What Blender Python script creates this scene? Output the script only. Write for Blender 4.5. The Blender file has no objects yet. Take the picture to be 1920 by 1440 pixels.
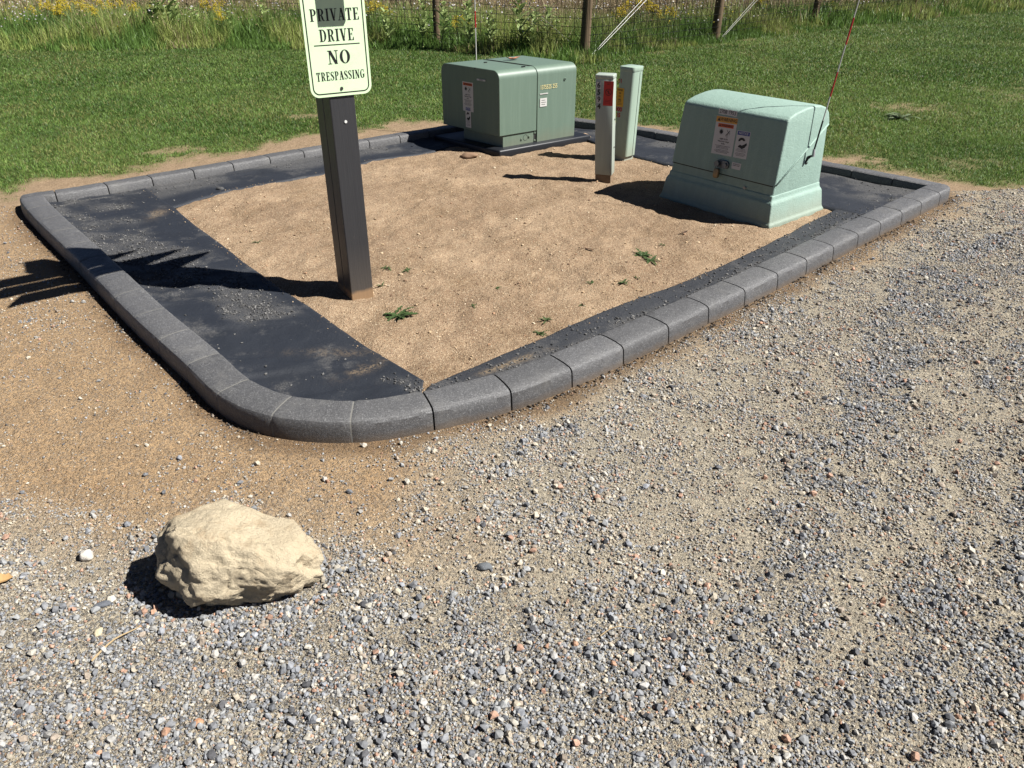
import bpy, bmesh, math, random
import numpy as np
from mathutils import Vector, Matrix, noise as mnoise
R=math.radians
C=bpy.context.scene.collection
rng=np.random.default_rng(7); random.seed(7)

# ---------------------------------------------------------------- camera
CAMH=1.6; PITCH=30.0; FPX=1442.0
cam_d=bpy.data.cameras.new('camera'); cam=bpy.data.objects.new('camera',cam_d); C.objects.link(cam)
cam_d.sensor_width=36; cam_d.lens=FPX/1920*36; cam_d.clip_end=2000; cam_d.clip_start=0.05
cam.location=(0,0,CAMH); cam.rotation_euler=(R(90-PITCH),0,0)
bpy.context.scene.camera=cam
# ---------------------------------------------------------------- world, sun
SUN_EL=48.0; SUN_V=Vector((.978*math.cos(R(SUN_EL)),-.208*math.cos(R(SUN_EL)),math.sin(R(SUN_EL))))
w=bpy.data.worlds.new('World'); bpy.context.scene.world=w; w.use_nodes=True
nt=w.node_tree; bg=nt.nodes['Background']; sky=nt.nodes.new('ShaderNodeTexSky'); sky.sky_type='NISHITA'
sky.sun_disc=False; sky.sun_elevation=R(SUN_EL); sky.sun_rotation=math.atan2(SUN_V.x,SUN_V.y)
nt.links.new(sky.outputs[0],bg.inputs[0]); bg.inputs[1].default_value=0.05; sky.air_density=.2; sky.dust_density=.15; sky.altitude=400
sd=bpy.data.lights.new('sun','SUN'); sd.energy=5.0; sd.angle=R(.5); sd.color=(1,.97,.925)
so=bpy.data.objects.new('sun',sd); C.objects.link(so); so.rotation_euler=SUN_V.to_track_quat('Z','Y').to_euler()
vs=bpy.context.scene.view_settings; vs.view_transform='Standard'; vs.look='None'; vs.exposure=1.25; vs.gamma=1

# ---------------------------------------------------------------- helpers
_p=R(PITCH)
def at(px,py,z=0.0):
    "photo pixel -> point of the horizontal plane z"
    d=Vector(((px-960),FPX*math.cos(_p)+(720-py)*math.sin(_p),-FPX*math.sin(_p)+(720-py)*math.cos(_p)))
    t=(z-CAMH)/d.z
    return Vector((d.x*t,d.y*t,z))
def proj(x,y,z):
    k=y*math.cos(_p)+(CAMH-z)*math.sin(_p); u=(z-CAMH)*math.cos(_p)+y*math.sin(_p)
    return 960+FPX*x/np.maximum(k,.01), 720-FPX*u/np.maximum(k,.01), k
def hash2(ix,iy,s):
    h=(ix.astype(np.int64)*374761393+iy.astype(np.int64)*668265263+s*974634777)&0xffffffff
    h=((h^(h>>13))*1274126177)&0xffffffff
    return ((h^(h>>16))&0xffff)/65535.0
def vnoise(x,y,sc=1.0,s=0):
    x=np.asarray(x,float)*sc;y=np.asarray(y,float)*sc
    ix=np.floor(x);iy=np.floor(y);fx=x-ix;fy=y-iy;fx=fx*fx*(3-2*fx);fy=fy*fy*(3-2*fy)
    a=hash2(ix,iy,s);b=hash2(ix+1,iy,s);c=hash2(ix,iy+1,s);d=hash2(ix+1,iy+1,s)
    return (a*(1-fx)+b*fx)*(1-fy)+(c*(1-fx)+d*fx)*fy
def fbm(x,y,sc=1.0,s=0,o=4):
    t=0;a=.5;n=0
    for i in range(o): t=t+a*vnoise(x,y,sc*2**i,s+i*17);n+=a;a*=.5
    return t/n
def sstep(a,b,x): t=np.clip((x-a)/(b-a),0,1); return t*t*(3-2*t)
def inpoly(x,y,poly):
    x=np.asarray(x);y=np.asarray(y);r=np.zeros(x.shape,bool);n=len(poly)
    for i in range(n):
        x0,y0=poly[i][:2];x1,y1=poly[(i+1)%n][:2]
        c=((y0>y)!=(y1>y))&(x<(x1-x0)*(y-y0)/((y1-y0) if y1!=y0 else 1e-9)+x0); r^=c
    return r
def segdist(x,y,poly,closed=True):
    d=np.full(np.shape(x),1e9);n=len(poly)
    for i in range(n if closed else n-1):
        x0,y0=poly[i][:2];x1,y1=poly[(i+1)%n][:2];dx=x1-x0;dy=y1-y0
        t=np.clip(((x-x0)*dx+(y-y0)*dy)/(dx*dx+dy*dy+1e-12),0,1)
        d=np.minimum(d,np.hypot(x-x0-t*dx,y-y0-t*dy))
    return d
def npmesh(name,V,F,col=None,attrs=None,smooth=False):
    V=np.ascontiguousarray(V,dtype=np.float32);F=np.ascontiguousarray(F,dtype=np.int32);k=F.shape[1]
    me=bpy.data.meshes.new(name); me.vertices.add(len(V)); me.vertices.foreach_set('co',V.ravel())
    me.loops.add(F.size); me.loops.foreach_set('vertex_index',F.ravel())
    me.polygons.add(len(F)); me.polygons.foreach_set('loop_start',np.arange(0,F.size,k,dtype=np.int32))
    me.update(calc_edges=True)
    me.polygons.foreach_set('use_smooth',np.full(len(F),bool(smooth)))
    for nm,a in ([('col',col)] if col is not None else [])+list((attrs or {}).items()):
        at_=me.color_attributes.new(nm,'FLOAT_COLOR','POINT')
        c4=np.ones((len(V),4),np.float32); c4[:,:3]=a; at_.data.foreach_set('color',c4.ravel())
    return me
def tag(o,label=None,cat=None,group=None,kind=None):
    for k,v in (('label',label),('category',cat),('group',group),('kind',kind)):
        if v: o[k]=v
    return o
def addmat(o,m):
    o.data.materials.append(m); return o
def linkmesh(name,me,mat,parent=None,loc=None):
    if mat: me.materials.append(mat)
    o=bpy.data.objects.new(name,me); C.objects.link(o)
    if parent: o.parent=parent
    if loc is not None: o.location=loc
    return o
def thing(name,loc,label,cat,group=None):
    o=bpy.data.objects.new(name,None); C.objects.link(o); o.location=loc; o.empty_display_size=.1
    return tag(o,label,cat,group)
class MB:
    "collects shapes in WORLD coordinates; build() makes them one mesh object"
    def __init__(s): s.v=[];s.f=[]
    def add(s,vs,fs):
        b=len(s.v); s.v+= [tuple(v) for v in vs]; s.f+=[tuple(i+b for i in f) for f in fs]; return s
    def hexa(s,p):   # 8 points, bottom 4 then top 4
        return s.add(p,[(3,2,1,0),(4,5,6,7),(0,1,5,4),(1,2,6,5),(2,3,7,6),(3,0,4,7)])
    def box(s,o,u,v,n,a,b,c):  # corner o, axes * lengths
        o=Vector(o);u=Vector(u)*a;v=Vector(v)*b;n=Vector(n)*c
        return s.hexa([o,o+u,o+u+v,o+v,o+n,o+u+n,o+u+v+n,o+v+n])
    def prism(s,pts,off):
        n=len(pts);pts=[Vector(p) for p in pts];off=Vector(off)
        return s.add(pts+[p+off for p in pts],[tuple(range(n-1,-1,-1)),tuple(range(n,2*n))]+[(i,(i+1)%n,(i+1)%n+n,i+n) for i in range(n)])
    def tube(s,path,r,n=8,cap=True):
        path=[Vector(p) for p in path];rs=r if isinstance(r,(list,tuple)) else [r]*len(path);rings=[]
        up=None
        for i,p in enumerate(path):
            t=(path[min(i+1,len(path)-1)]-path[max(i-1,0)]).normalized()
            if up is None: up=t.orthogonal().normalized()
            up=(up-t*up.dot(t)).normalized(); q=t.cross(up)
            rings.append([p+(up*math.cos(a)+q*math.sin(a))*rs[i] for a in [2*math.pi*k/n for k in range(n)]])
        vs=[v for rg in rings for v in rg];fs=[]
        for i in range(len(path)-1):
            for k in range(n): fs.append((i*n+k,i*n+(k+1)%n,(i+1)*n+(k+1)%n,(i+1)*n+k))
        if cap: fs+= [tuple(range(n-1,-1,-1)),tuple((len(path)-1)*n+k for k in range(n))]
        return s.add(vs,fs)
    def build(s,name,mat,parent=None,root=None,smooth=False,bevel=0,seg=2,label=None):
        base=Vector(root.location) if root else (Vector(parent.location) if parent else Vector((0,0,0)))
        me=bpy.data.meshes.new(name); me.from_pydata([tuple(Vector(v)-base) for v in s.v],[],s.f); me.update()
        if bevel:
            bm=bmesh.new();bm.from_mesh(me);bmesh.ops.recalc_face_normals(bm,faces=bm.faces)
            bmesh.ops.bevel(bm,geom=[e for e in bm.edges if len(e.link_faces)==2 and e.calc_face_angle(0)>.35],offset=bevel,segments=seg,affect='EDGES',profile=.5,clamp_overlap=True)
            bm.to_mesh(me);bm.free()
        if smooth: me.polygons.foreach_set('use_smooth',[True]*len(me.polygons)); 
        if smooth=='auto' : me.set_sharp_from_angle(angle=R(40))
        o=linkmesh(name,me,mat,parent)
        if not parent: o.location=base
        if label:o['label']=label
        return o
def textmesh(body,size,align='CENTER',sx=1.0,bold=0):
    cu=bpy.data.curves.new('t','FONT'); cu.body=body; cu.size=size; cu.align_x=align; cu.align_y='CENTER'; cu.resolution_u=3; cu.offset=bold
    o=bpy.data.objects.new('t',cu); C.objects.link(o)
    dg=bpy.context.evaluated_depsgraph_get(); me=bpy.data.meshes.new_from_object(o.evaluated_get(dg))
    vs=[(v.co.x*sx,v.co.y) for v in me.vertices];fs=[tuple(p.vertices) for p in me.polygons]
    bpy.data.objects.remove(o); bpy.data.curves.remove(cu); bpy.data.meshes.remove(me)
    return vs,fs
class Plane:
    "local 2-D frame on a surface: origin, right u, up v, normal n"
    def __init__(s,o,u,v): s.o=Vector(o);s.u=Vector(u).normalized();v=Vector(v);s.v=(v-s.u*v.dot(s.u)).normalized();s.n=s.u.cross(s.v)
    def p(s,x,y,h=0): return s.o+s.u*x+s.v*y+s.n*h
    def rect(s,mb,x,y,w,h,z0,z1): return mb.box(s.p(x-w/2,y-h/2,z0),s.u,s.v,s.n,w,h,z1-z0)
    def text(s,mb,body,x,y,size,z,sx=1.0,align='CENTER',bold=0):
        vs,fs=textmesh(body,size,align,sx,bold); mb.add([s.p(x+a,y+b,z) for a,b in vs],fs); return mb
    def poly(s,mb,pts,z0,z1): return mb.prism([s.p(a,b,z0) for a,b in pts],s.n*(z1-z0))

# ---------------------------------------------------------------- materials
ALB=.71   # one calibration factor from first-guess to real reflectances
class N:
    def __init__(s,name,rough=.6,spec=.3):
        m=bpy.data.materials.new(name); m.use_nodes=True; s.m=m; s.t=m.node_tree; s.b=s.t.nodes['Principled BSDF']
        s.b.inputs['Roughness'].default_value=rough; s.b.inputs['Specular IOR Level'].default_value=spec
        s.geo=s.t.nodes.new('ShaderNodeNewGeometry'); s.pos=s.geo.outputs['Position']
    def L(s,a,b): s.t.links.new(a,b)
    def nd(s,t,**k):
        n=s.t.nodes.new(t)
        for a,b in k.items(): setattr(n,a,b)
        return n
    def noise(s,sc,det=4,rough=.6,vec=None,out='Fac'):
        n=s.nd('ShaderNodeTexNoise'); n.inputs['Scale'].default_value=sc;n.inputs['Detail'].default_value=det;n.inputs['Roughness'].default_value=rough
        s.L(vec or s.pos,n.inputs['Vector']); return n.outputs[out]
    def vor(s,sc,out='Distance',vec=None,rnd=1,feature='F1'):
        n=s.nd('ShaderNodeTexVoronoi',feature=feature); n.inputs['Scale'].default_value=sc; n.inputs['Randomness'].default_value=rnd
        s.L(vec or s.pos,n.inputs['Vector']); return n.outputs[out]
    def ramp(s,fac,stops,interp='LINEAR'):
        n=s.nd('ShaderNodeValToRGB'); cr=n.color_ramp; cr.interpolation=interp
        while len(cr.elements)<len(stops): cr.elements.new(.5)
        for e,(p,c) in zip(cr.elements,stops): e.position=p; e.color=(*c,1) if isinstance(c,tuple) else (c,c,c,1)
        s.L(fac,n.inputs[0]); return n.outputs[0]
    def mix(s,fac,a,b,mode='MIX'):
        n=s.nd('ShaderNodeMix',data_type='RGBA',blend_type=mode)
        for i,v in ((0,fac),(6,a),(7,b)):
            if isinstance(v,(int,float)): n.inputs[i].default_value=v
            elif isinstance(v,tuple): n.inputs[i].default_value=(*v,1)
            else: s.L(v,n.inputs[i])
        return n.outputs[2]
    def math(s,op,a,b=0.0):
        n=s.nd('ShaderNodeMath',operation=op)
        for i,v in ((0,a),(1,b)):
            if isinstance(v,(int,float)): n.inputs[i].default_value=v
            else: s.L(v,n.inputs[i])
        return n.outputs[0]
    def attr(s,name,out='Color'):
        n=s.nd('ShaderNodeAttribute',attribute_name=name); return n.outputs[out]
    def sep(s,c):
        n=s.nd('ShaderNodeSeparateColor'); s.L(c,n.inputs[0]); return n.outputs
    def color(s,c):
        if isinstance(c,tuple): s.b.inputs['Base Color'].default_value=(*(v*ALB for v in c),1)
        else: c=s.mix(1.0,c,(ALB,ALB,ALB),'MULTIPLY'); s.L(c,s.b.inputs['Base Color'])
        s.final=c
        return s
    def bump(s,h,dist=.002,strength=1.0):
        n=s.nd('ShaderNodeBump'); n.inputs['Distance'].default_value=dist; n.inputs['Strength'].default_value=strength
        s.L(h,n.inputs['Height']); s.L(n.outputs[0],s.b.inputs['Normal']); return s
    def roughv(s,v): s.L(v,s.b.inputs['Roughness']); return s
def simple(name,col,rough=.5,var=.12,sc=25,bump=0,spec=.4,bsc=None,metal=0):
    n=N(name,rough,spec); a=tuple(min(1,c*(1+var)) for c in col); b=tuple(c*(1-var) for c in col)
    n.color(n.mix(n.noise(sc),b,a))
    if bump: n.bump(n.noise(bsc or sc*3,5),bump)
    n.b.inputs['Metallic'].default_value=metal
    return n.m

# ---- plan geometry -------------------------------------------------------
OUT=[(-3.41,5.20),(-3.016,4.715),(-2.779,4.44),(-2.479,4.096),(-2.089,3.629),(-1.749,3.224),(-1.564,3.021),(-1.373,2.81),(-1.187,2.583),(-1.044,2.464),(-.899,2.389),(-.737,2.353),(-.576,2.35),(-.431,2.382),(-.275,2.441),(.01,2.57),(.253,2.755),(.483,2.95),(.711,3.15),(.924,3.345),(1.167,3.565),(1.401,3.78),(1.616,3.985),(1.839,4.197),(2.065,4.412),(2.289,4.628),(2.512,4.835),(2.719,5.032),(2.95,5.25),(3.15,5.43)]
BACK=[(3.12,5.55),(2.94,5.73),(2.485,6.21),(2.019,6.75),(1.508,7.24),(1.17,7.55),(.618,7.93),(.36,8.12),(.16,8.16),(-.05,8.05),(-.42,7.74),(-.728,7.483),(-1.17,7.12),(-1.834,6.60),(-2.268,6.20),(-2.485,6.006),(-2.94,5.61),(-3.18,5.40),(-3.37,5.30)]
def chaikin(p,n=2):
    for _ in range(n):
        q=[]
        for i in range(len(p)):
            a=np.array(p[i]);b=np.array(p[(i+1)%len(p)]); q+=[a*.75+b*.25,a*.25+b*.75]
        p=q
    return p
ring=np.array(chaikin(OUT+BACK,2))
def resample(pts,step,closed=True):
    P=np.vstack([pts,pts[:1]]) if closed else np.array(pts); d=np.r_[0,np.cumsum(np.hypot(*np.diff(P,axis=0).T))]
    n=int(round(d[-1]/step)); s=np.linspace(0,d[-1],n+1)[: n if closed else n+1]
    return np.c_[np.interp(s,d,P[:,0]),np.interp(s,d,P[:,1])],d[-1]
ring,PERIM=resample(ring,.0155)
i0=np.argmin(np.hypot(ring[:,0]-.01,ring[:,1]-2.56)); ring=np.roll(ring,-i0,axis=0)   # start at a joint
NR=len(ring)
def inward(ring,w):
    k=5; t=np.roll(ring,-k,0)-np.roll(ring,k,0); t/=np.hypot(*t.T)[:,None]
    return ring+np.c_[-t[:,1],t[:,0]]*w
CW=.165
INN=inward(ring,CW); MID=inward(ring,CW*.5)
curb_poly=[tuple(p) for p in ring[::6]]; inner_poly=[tuple(p) for p in INN[::6]]
LAWN=[(-30,1.2),(-12,3.6),(-6,4.9),(-3.9,5.5),(-3.6,5.85),(-3.1,6.15),(-2.53,6.8),(-1.85,7.45),(-.75,8.15),(.3,8.6),(.78,8.35),(1.65,7.75),(2.25,7.2),(2.85,6.6),(3.25,6.05),(3.6,5.8),(4.4,5.95),(6.5,6.5),(12,8.2),(30,13),
      (40,42),(30,34.5),(13.2,23.6),(8.68,20.1),(5.53,17.4),(2.98,15),(1.1,13.5),(.3,13.6),(-1.3,14.8),(-2.47,15.2),(-3.3,15),(-8.2,15),(-30,15.5)]
def lawn_mask(x,y):
    d=segdist(x,y,LAWN); s=np.where(inpoly(x,y,LAWN),d,-d)
    m=sstep(-.16,.22,s+ (fbm(x,y,2.6,3)-.5)*.50+(fbm(x,y,9,4)-.5)*.35)
    # bald spots
    for bx,by,r,q in ((-2.97,6.9,.25,.9),(-2.72,6.62,.2,.8),(-2.1,8.6-.25,.2,.95),(4.4,8.9,.4,.8),(-1.0,8.9,.18,.5),(2.9,8.4,.25,.4),(-.9,11.5,.3,.3),(6.2,9.6,.9,.5),(3.7,6.4,.35,.5)):
        rr=np.hypot((x-bx),(y-by)*1.1)/r+ (fbm(x,y,7,9)-.5)*2.2; m=m*(1-q*.75*(1-sstep(.3,1.1,rr)))
    # tuft left of the curb corner
    rr=np.hypot((x+3.72)/.22,(y-4.95)/.42)+(fbm(x,y,5,8)-.5)*.8; m=np.maximum(m,1-sstep(.6,1.0,rr))
    return m
def driveway_z(x,y):
    return (fbm(x,y,1.1,21)-.5)*.035+(fbm(x,y,9,22)-.5)*.018+(fbm(x,y,17,23,2)-.5)*.009
def ground_z(x,y):
    "height of the ground sheet outside the bed"
    d=np.full(np.shape(x),1e9); near=(np.abs(x)<5)&(y<10)
    z=driveway_z(x,y)
    if near.any(): d=np.where(near,segdist(x,y,curb_poly),d)
    z=z*sstep(0,.5,d)-.012*(1-sstep(0,.12,d))
    far=sstep(9,14,y); return z*(1-far*.3)
def masks(x,y):
    "R: orange sand, G: loose gravel cover, B: damp dark soil by the curb"
    d=segdist(x,y,curb_poly)
    n=fbm(x,y,1.6,31); n2=fbm(x,y,5,33)
    left=sstep(.25,-.6,x+.25*(y-2.2)+(n-.5)*.8)      # sandy on the left
    near=1-sstep(.03,.26,d+(n-.5)*.25+(n2-.5)*.2)
    sand=np.clip(np.maximum(near*.85,left*sstep(1.45,2.0,y+.10*x+(n-.5)*.5)*(1-.55*sstep(.7,1.1,d+(n2-.5)*.3))),0,1)
    # loose gravel: broad cover on the lower left, diagonal windrows on the right
    u=(x*.74-y*.67)+(fbm(x,y,.8,43)-.5)*.5; band=fbm(u*1.25,(x*.67+y*.74)*.28,2.1,41,3)
    g=.22+1.3*sstep(.42,.56,band+(n2-.5)*.22)
    low=sstep(1.9,1.35,y-.05*x+(n-.5)*.4)*sstep(1.0,.0,x); g=np.maximum(g,low*1.5)
    ridge=np.exp(-((x-(.55+.62*(y-1.2)))/.17)**2)*sstep(1.0,1.3,y)*sstep(5.2,3.8,y); g=np.maximum(g,ridge*1.5*sstep(.3,.5,n2))
    g=g*sstep(.02,.24,d+(n2-.5)*.2)*(1-.93*sand)
    damp=(1-sstep(.02,.15,d+(n2-.5)*.12))
    return np.clip(sand,0,1),np.clip(g,0,1.6),damp

def sheet(name,xs,ys,keep,zf,mat,kind='structure',mk=None):
    X,Y=np.meshgrid(xs,ys); x=X.ravel();y=Y.ravel(); z=zf(x,y)
    nx=len(xs);ny=len(ys); a=(np.arange(ny-1)[:,None]*nx+np.arange(nx-1)[None]).ravel()
    F=np.c_[a,a+1,a+nx+1,a+nx]; cx=x[F].mean(1);cy=y[F].mean(1); k=keep(cx,cy); F=F[k]
    used=np.unique(F); re=np.full(len(x),-1);re[used]=np.arange(len(used)); F=re[F]
    V=np.c_[x,y,z][used]; at_={}
    if mk: s=mk(V[:,0],V[:,1]); at_['mask']=np.c_[s[0],s[1],s[2]]
    me=npmesh(name,V,F,attrs=at_,smooth=True); o=linkmesh(name,me,mat); o['kind']=kind; return o

# ---- ground materials
def mat_driveway():
    n=N('driveway_dirt',.9,.15); m=n.sep(n.attr('mask'))
    tan=n.mix(n.noise(9,5),(.41,.365,.285),(.58,.525,.42)); tan=n.mix(n.noise(60,4),tan,(.62,.565,.455)); 
    sand=n.mix(n.noise(6,5),(.45,.305,.175),(.63,.46,.285))
    base=n.mix(m[0],tan,sand)
    hs=[]
    for sc_,thr,wgt in ((210,.25,.75),(115,.50,.85)):
        c=n.vor(sc_,'Color'); cs=n.sep(c); dist=n.vor(sc_,'Distance')
        peb=n.ramp(cs[0],[(0,(.10,.10,.10)),(.2,(.20,.20,.205)),(.42,(.30,.29,.27)),(.6,(.42,.38,.31)),(.74,(.25,.26,.27)),(.86,(.38,.26,.17)),(.93,(.50,.47,.41))],'CONSTANT')
        body=n.math('MULTIPLY',n.math('GREATER_THAN',cs[1],thr),n.ramp(dist,[(0,1.0),(.50,1.0),(.62,0.0)]))
        gap=n.math('MULTIPLY',n.math('GREATER_THAN',cs[1],thr),n.ramp(dist,[(.55,0.0),(.75,1.0)]))
        base=n.mix(n.math('MULTIPLY',gap,.22),base,(.10,.075,.05))
        base=n.mix(n.math('MULTIPLY',body,n.math('ADD',n.math('MULTIPLY',m[1],.35),.35*wgt)),base,peb); hs.append(body)
    c2=n.sep(n.vor(420,'Color')); base=n.mix(.45,base,n.mix(c2[0],(.10,.08,.06),(.70,.60,.46)),'SOFT_LIGHT')
    base=n.mix(n.math('MULTIPLY',m[2],.6),base,(.13,.078,.042))
    n.color(base)
    h=n.math('ADD',n.math('ADD',hs[0],n.math('MULTIPLY',hs[1],1.5)),n.math('ADD',n.noise(350,3),n.math('MULTIPLY',n.noise(40,4),1.5)))
    n.bump(h,.006,1.0); return n.m
def mat_bed():
    n=N('bed_sand',.92,.12)
    base=n.mix(n.ramp(n.noise(1.6,6,.65),[(.38,0.0),(.62,1.0)]),(.185,.125,.088),(.37,.27,.185))
    base=n.mix(n.math('MULTIPLY',n.ramp(n.noise(2.4,6,.72),[(.46,0.0),(.64,1.0)]),.75),base,(.13,.083,.052))
    c2=n.sep(n.vor(260,'Color')); g=n.ramp(c2[0],[(0,(.12,.07,.04)),(.2,(.28,.18,.10)),(.6,(.45,.31,.18)),(.85,(.62,.46,.28)),(.97,(.85,.72,.5))])
    base=n.mix(.42,base,g)
    n.color(base); n.bump(n.math('ADD',n.math('MULTIPLY',n.vor(240,'Distance'),-.7),n.math('MULTIPLY',n.noise(45,5),2.2)),.0055,.95); return n.m
def mat_soil():
    n=N('lawn_soil',.95,.1); m=n.sep(n.attr('mask'))
    dirt=n.mix(n.noise(14,5),(.13,.088,.052),(.32,.23,.145)); c2=n.sep(n.vor(200,'Color')); dirt=n.mix(.4,dirt,n.mix(c2[0],(.1,.06,.03),(.6,.45,.3)))
    thatch=n.mix(n.noise(120,3),(.05,.08,.018),(.15,.17,.06))
    n.color(n.mix(m[0],dirt,thatch)); n.bump(n.noise(150,5),.006); return n.m
def mat_meadow():
    n=N('meadow_soil',.95,.1); n.color(n.mix(n.noise(1.2,6),(.10,.09,.035),(.30,.24,.13))); n.bump(n.noise(8,6),.08); return n.m

def lawnside(x,y): return inpoly(x,y,LAWN_FAT)
# lawn sheet takes everything behind this line (curb corner to curb corner), the driveway everything before it
LINE=[(-400,-60),(-30,.6),(-12,3.0),(-6,4.35),(-3.9,5.0),(-3.3,5.35)]
LINE2=[(3.0,5.60),(3.55,5.62),(4.4,5.7),(6.5,6.2),(12,7.8),(30,12.5),(400,100)]
LAWN_FAT=LINE+LINE2+[(400,900),(-400,900)]
xs=np.r_[np.linspace(-400,-12,25)[:-1],np.linspace(-12,-4,60)[:-1],np.linspace(-4,4,400),np.linspace(4,12,60)[1:],np.linspace(12,400,25)[1:]]
ysd=np.r_[np.linspace(-60,-1,12)[:-1],np.linspace(-1,.8,40)[:-1],np.linspace(.8,6,300),np.linspace(6,12,40)[1:],np.linspace(12,120,20)[1:]]
notbed=lambda x,y: ~inpoly(x,y,MIDP)
MIDP=[tuple(p) for p in MID[::6]]
sheet('driveway',xs,ysd,lambda x,y: notbed(x,y)&~inpoly(x,y,LAWN_FAT),ground_z,mat_driveway(),mk=masks)
ysl=np.r_[np.linspace(-60,4,14)[:-1],np.linspace(4,9,160),np.linspace(9,16,80)[1:],np.linspace(16,30,40)[1:],np.linspace(30,60,16)[1:]]
def lm3(x,y):
    m=lawn_mask(x,y); return m,m,m
MEAD_Y=lambda x: np.interp(x,[-400,-8.2,-3.3,-2.5,-1.3,.3,1.1,3,5.5,8.7,13.2,30,400],[14.2,13.7,13.9,14.1,13.7,12.5,12.3,14.1,16.5,19,22.3,35,300])
sheet('lawn',xs,ysl,lambda x,y: notbed(x,y)&inpoly(x,y,LAWN_FAT)&(y<60),ground_z,mat_soil(),mk=lm3)
yf=np.r_[np.linspace(60,160,10),np.linspace(160,900,12)[1:]]
sheet('meadow_field',xs[::4],yf,lambda x,y: y>0,lambda x,y: ground_z(x,y)*0+.0,mat_meadow())
o=sheet('meadow_ground',np.linspace(-60,60,120),np.linspace(12.3,60.5,80),lambda x,y:(y>MEAD_Y(x)+.3),lambda x,y:ground_z(x,y)+.006,mat_meadow())
# bed inside the curb
def bed_z(x,y): return .004+(fbm(x,y,2.2,51)-.5)*.034+(fbm(x,y,11,52)-.5)*.030
MIDP_IN=[tuple(p) for p in inward(ring,CW*.4)[::6]]
sheet('bed_sand',np.arange(-3.4,3.2,.018),np.arange(2.3,8.3,.018),lambda x,y: inpoly(x,y,MIDP_IN),bed_z,mat_bed())

# ---------------------------------------------------------------- curb
def mat_curb():
    n=N('cast_concrete',.5,.5)
    base=n.mix(n.noise(3.5,5),(.090,.090,.094),(.138,.136,.137))
    c=n.sep(n.vor(330,'Color')); base=n.mix(.35,base,n.ramp(c[0],[(0,.03),(.7,.10),(.93,.26),(1,.5)]))
    base=n.mix(n.math('MULTIPLY',n.ramp(n.noise(5,6,.7),[(.54,0.0),(.72,1.0)]),.5),base,(.18,.175,.165))
    sz=n.nd('ShaderNodeSeparateXYZ'); n.L(n.pos,sz.inputs[0])
    lowd=n.ramp(n.math('ADD',sz.outputs[2],n.math('MULTIPLY',n.noise(18,4),.03)),[(.012,1.0),(.04,0.0)])
    base=n.mix(n.math('MULTIPLY',lowd,.55),base,(.16,.115,.075))
    oi=n.nd('ShaderNodeObjectInfo'); base=n.mix(1.0,base,n.ramp(oi.outputs['Random'],[(0,.86),(1,1.12)]),'MULTIPLY')
    n.color(base); n.roughv(n.ramp(n.noise(40,4),[(.3,.42),(.7,.62)])); n.bump(n.math('ADD',n.noise(420,3),n.math('MULTIPLY',n.noise(60,3),.8)),.0022,.9); return n.m
MC=mat_curb()
curb=thing('concrete_curb',(0,0,0),'dark grey cast concrete curb with cut joints, ringing the sandy utility bed','curb')
PROF=[(.002,-.03),(.002,.0),(.005,.040),(.008,.064),(.014,.074),(.024,.080),(.060,.085),(.120,.087),(.146,.085),(.156,.079),(.161,.068),(.163,.02),(.165,-.03)]
nseg=int(round(PERIM/.312)); cuts=np.linspace(0,NR,nseg+1).astype(int)
def sweep(i0,i1,shrink,gap,name,mat):
    idx=np.arange(i0,i1+1); base=ring[idx%NR].copy(); inn=INN[idx%NR]; d=(inn-base)/CW
    # joints: pull the ends back by half the gap
    t0=base[1]-base[0];t0/=np.hypot(*t0);t1=base[-1]-base[-2];t1/=np.hypot(*t1)
    V=[];prof=PROF
    for k,(b,dd) in enumerate(zip(base,d)):
        e=(t0*gap if k==0 else (-t1*gap if k==len(base)-1 else 0))
        for (a,z) in prof:
            aa=CW/2+(a-CW/2)*(1-shrink/ (CW/2)); zz=z-shrink if z>.03 else z
            if gap and k in(0,len(base)-1): aa=CW/2+(a-CW/2)*(1-.022); zz=z-(.0015 if z>.03 else 0)
            q=b+dd*aa+e
            wv=(fbm(q[0],q[1],7,61)-.5)*.007+(vnoise(q[0],q[1],45,62)-.5)*.0022
            V.append((q[0],q[1],zz+wv*(z>.04)))
    m=len(prof);F=[]
    for k in range(len(base)-1):
        for j in range(m-1): F.append((k*m+j,k*m+j+1,(k+1)*m+j+1,(k+1)*m+j))
    F=[tuple(reversed(f)) for f in F]
    if gap: F+= [tuple(range(m)),tuple(reversed([(len(base)-1)*m+j for j in range(m)]))]
    me=bpy.data.meshes.new(name);me.from_pydata([tuple(map(float,v)) for v in V],[],F);me.update()
    me.polygons.foreach_set('use_smooth',[len(p.vertices)==4 for p in me.polygons])
    me.set_sharp_from_angle(angle=R(24))
    return linkmesh(name,me,mat,curb)
MCORE=simple('joint_mortar',(.03,.029,.028),.95,.2,60)
MCORE2=simple('joint_dust',(.19,.185,.17),.95,.2,90)
for a,b in zip(cuts[:-1],cuts[1:]): 
    mx=ring[(a)%NR]; left=(mx[0]<-.5 and mx[1]<5.0)
    sweep(a,b,0,.0032 if left else .0038,'curb_section',MC)
iL=[i for i in range(NR) if ring[i][0]<-.55 and ring[i][1]<5.1]
sweep(0,NR,.009,0,'curb_core',MCORE)
sweep(min(iL),max(iL),.0022,0,'joint_filling',MCORE2)

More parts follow.
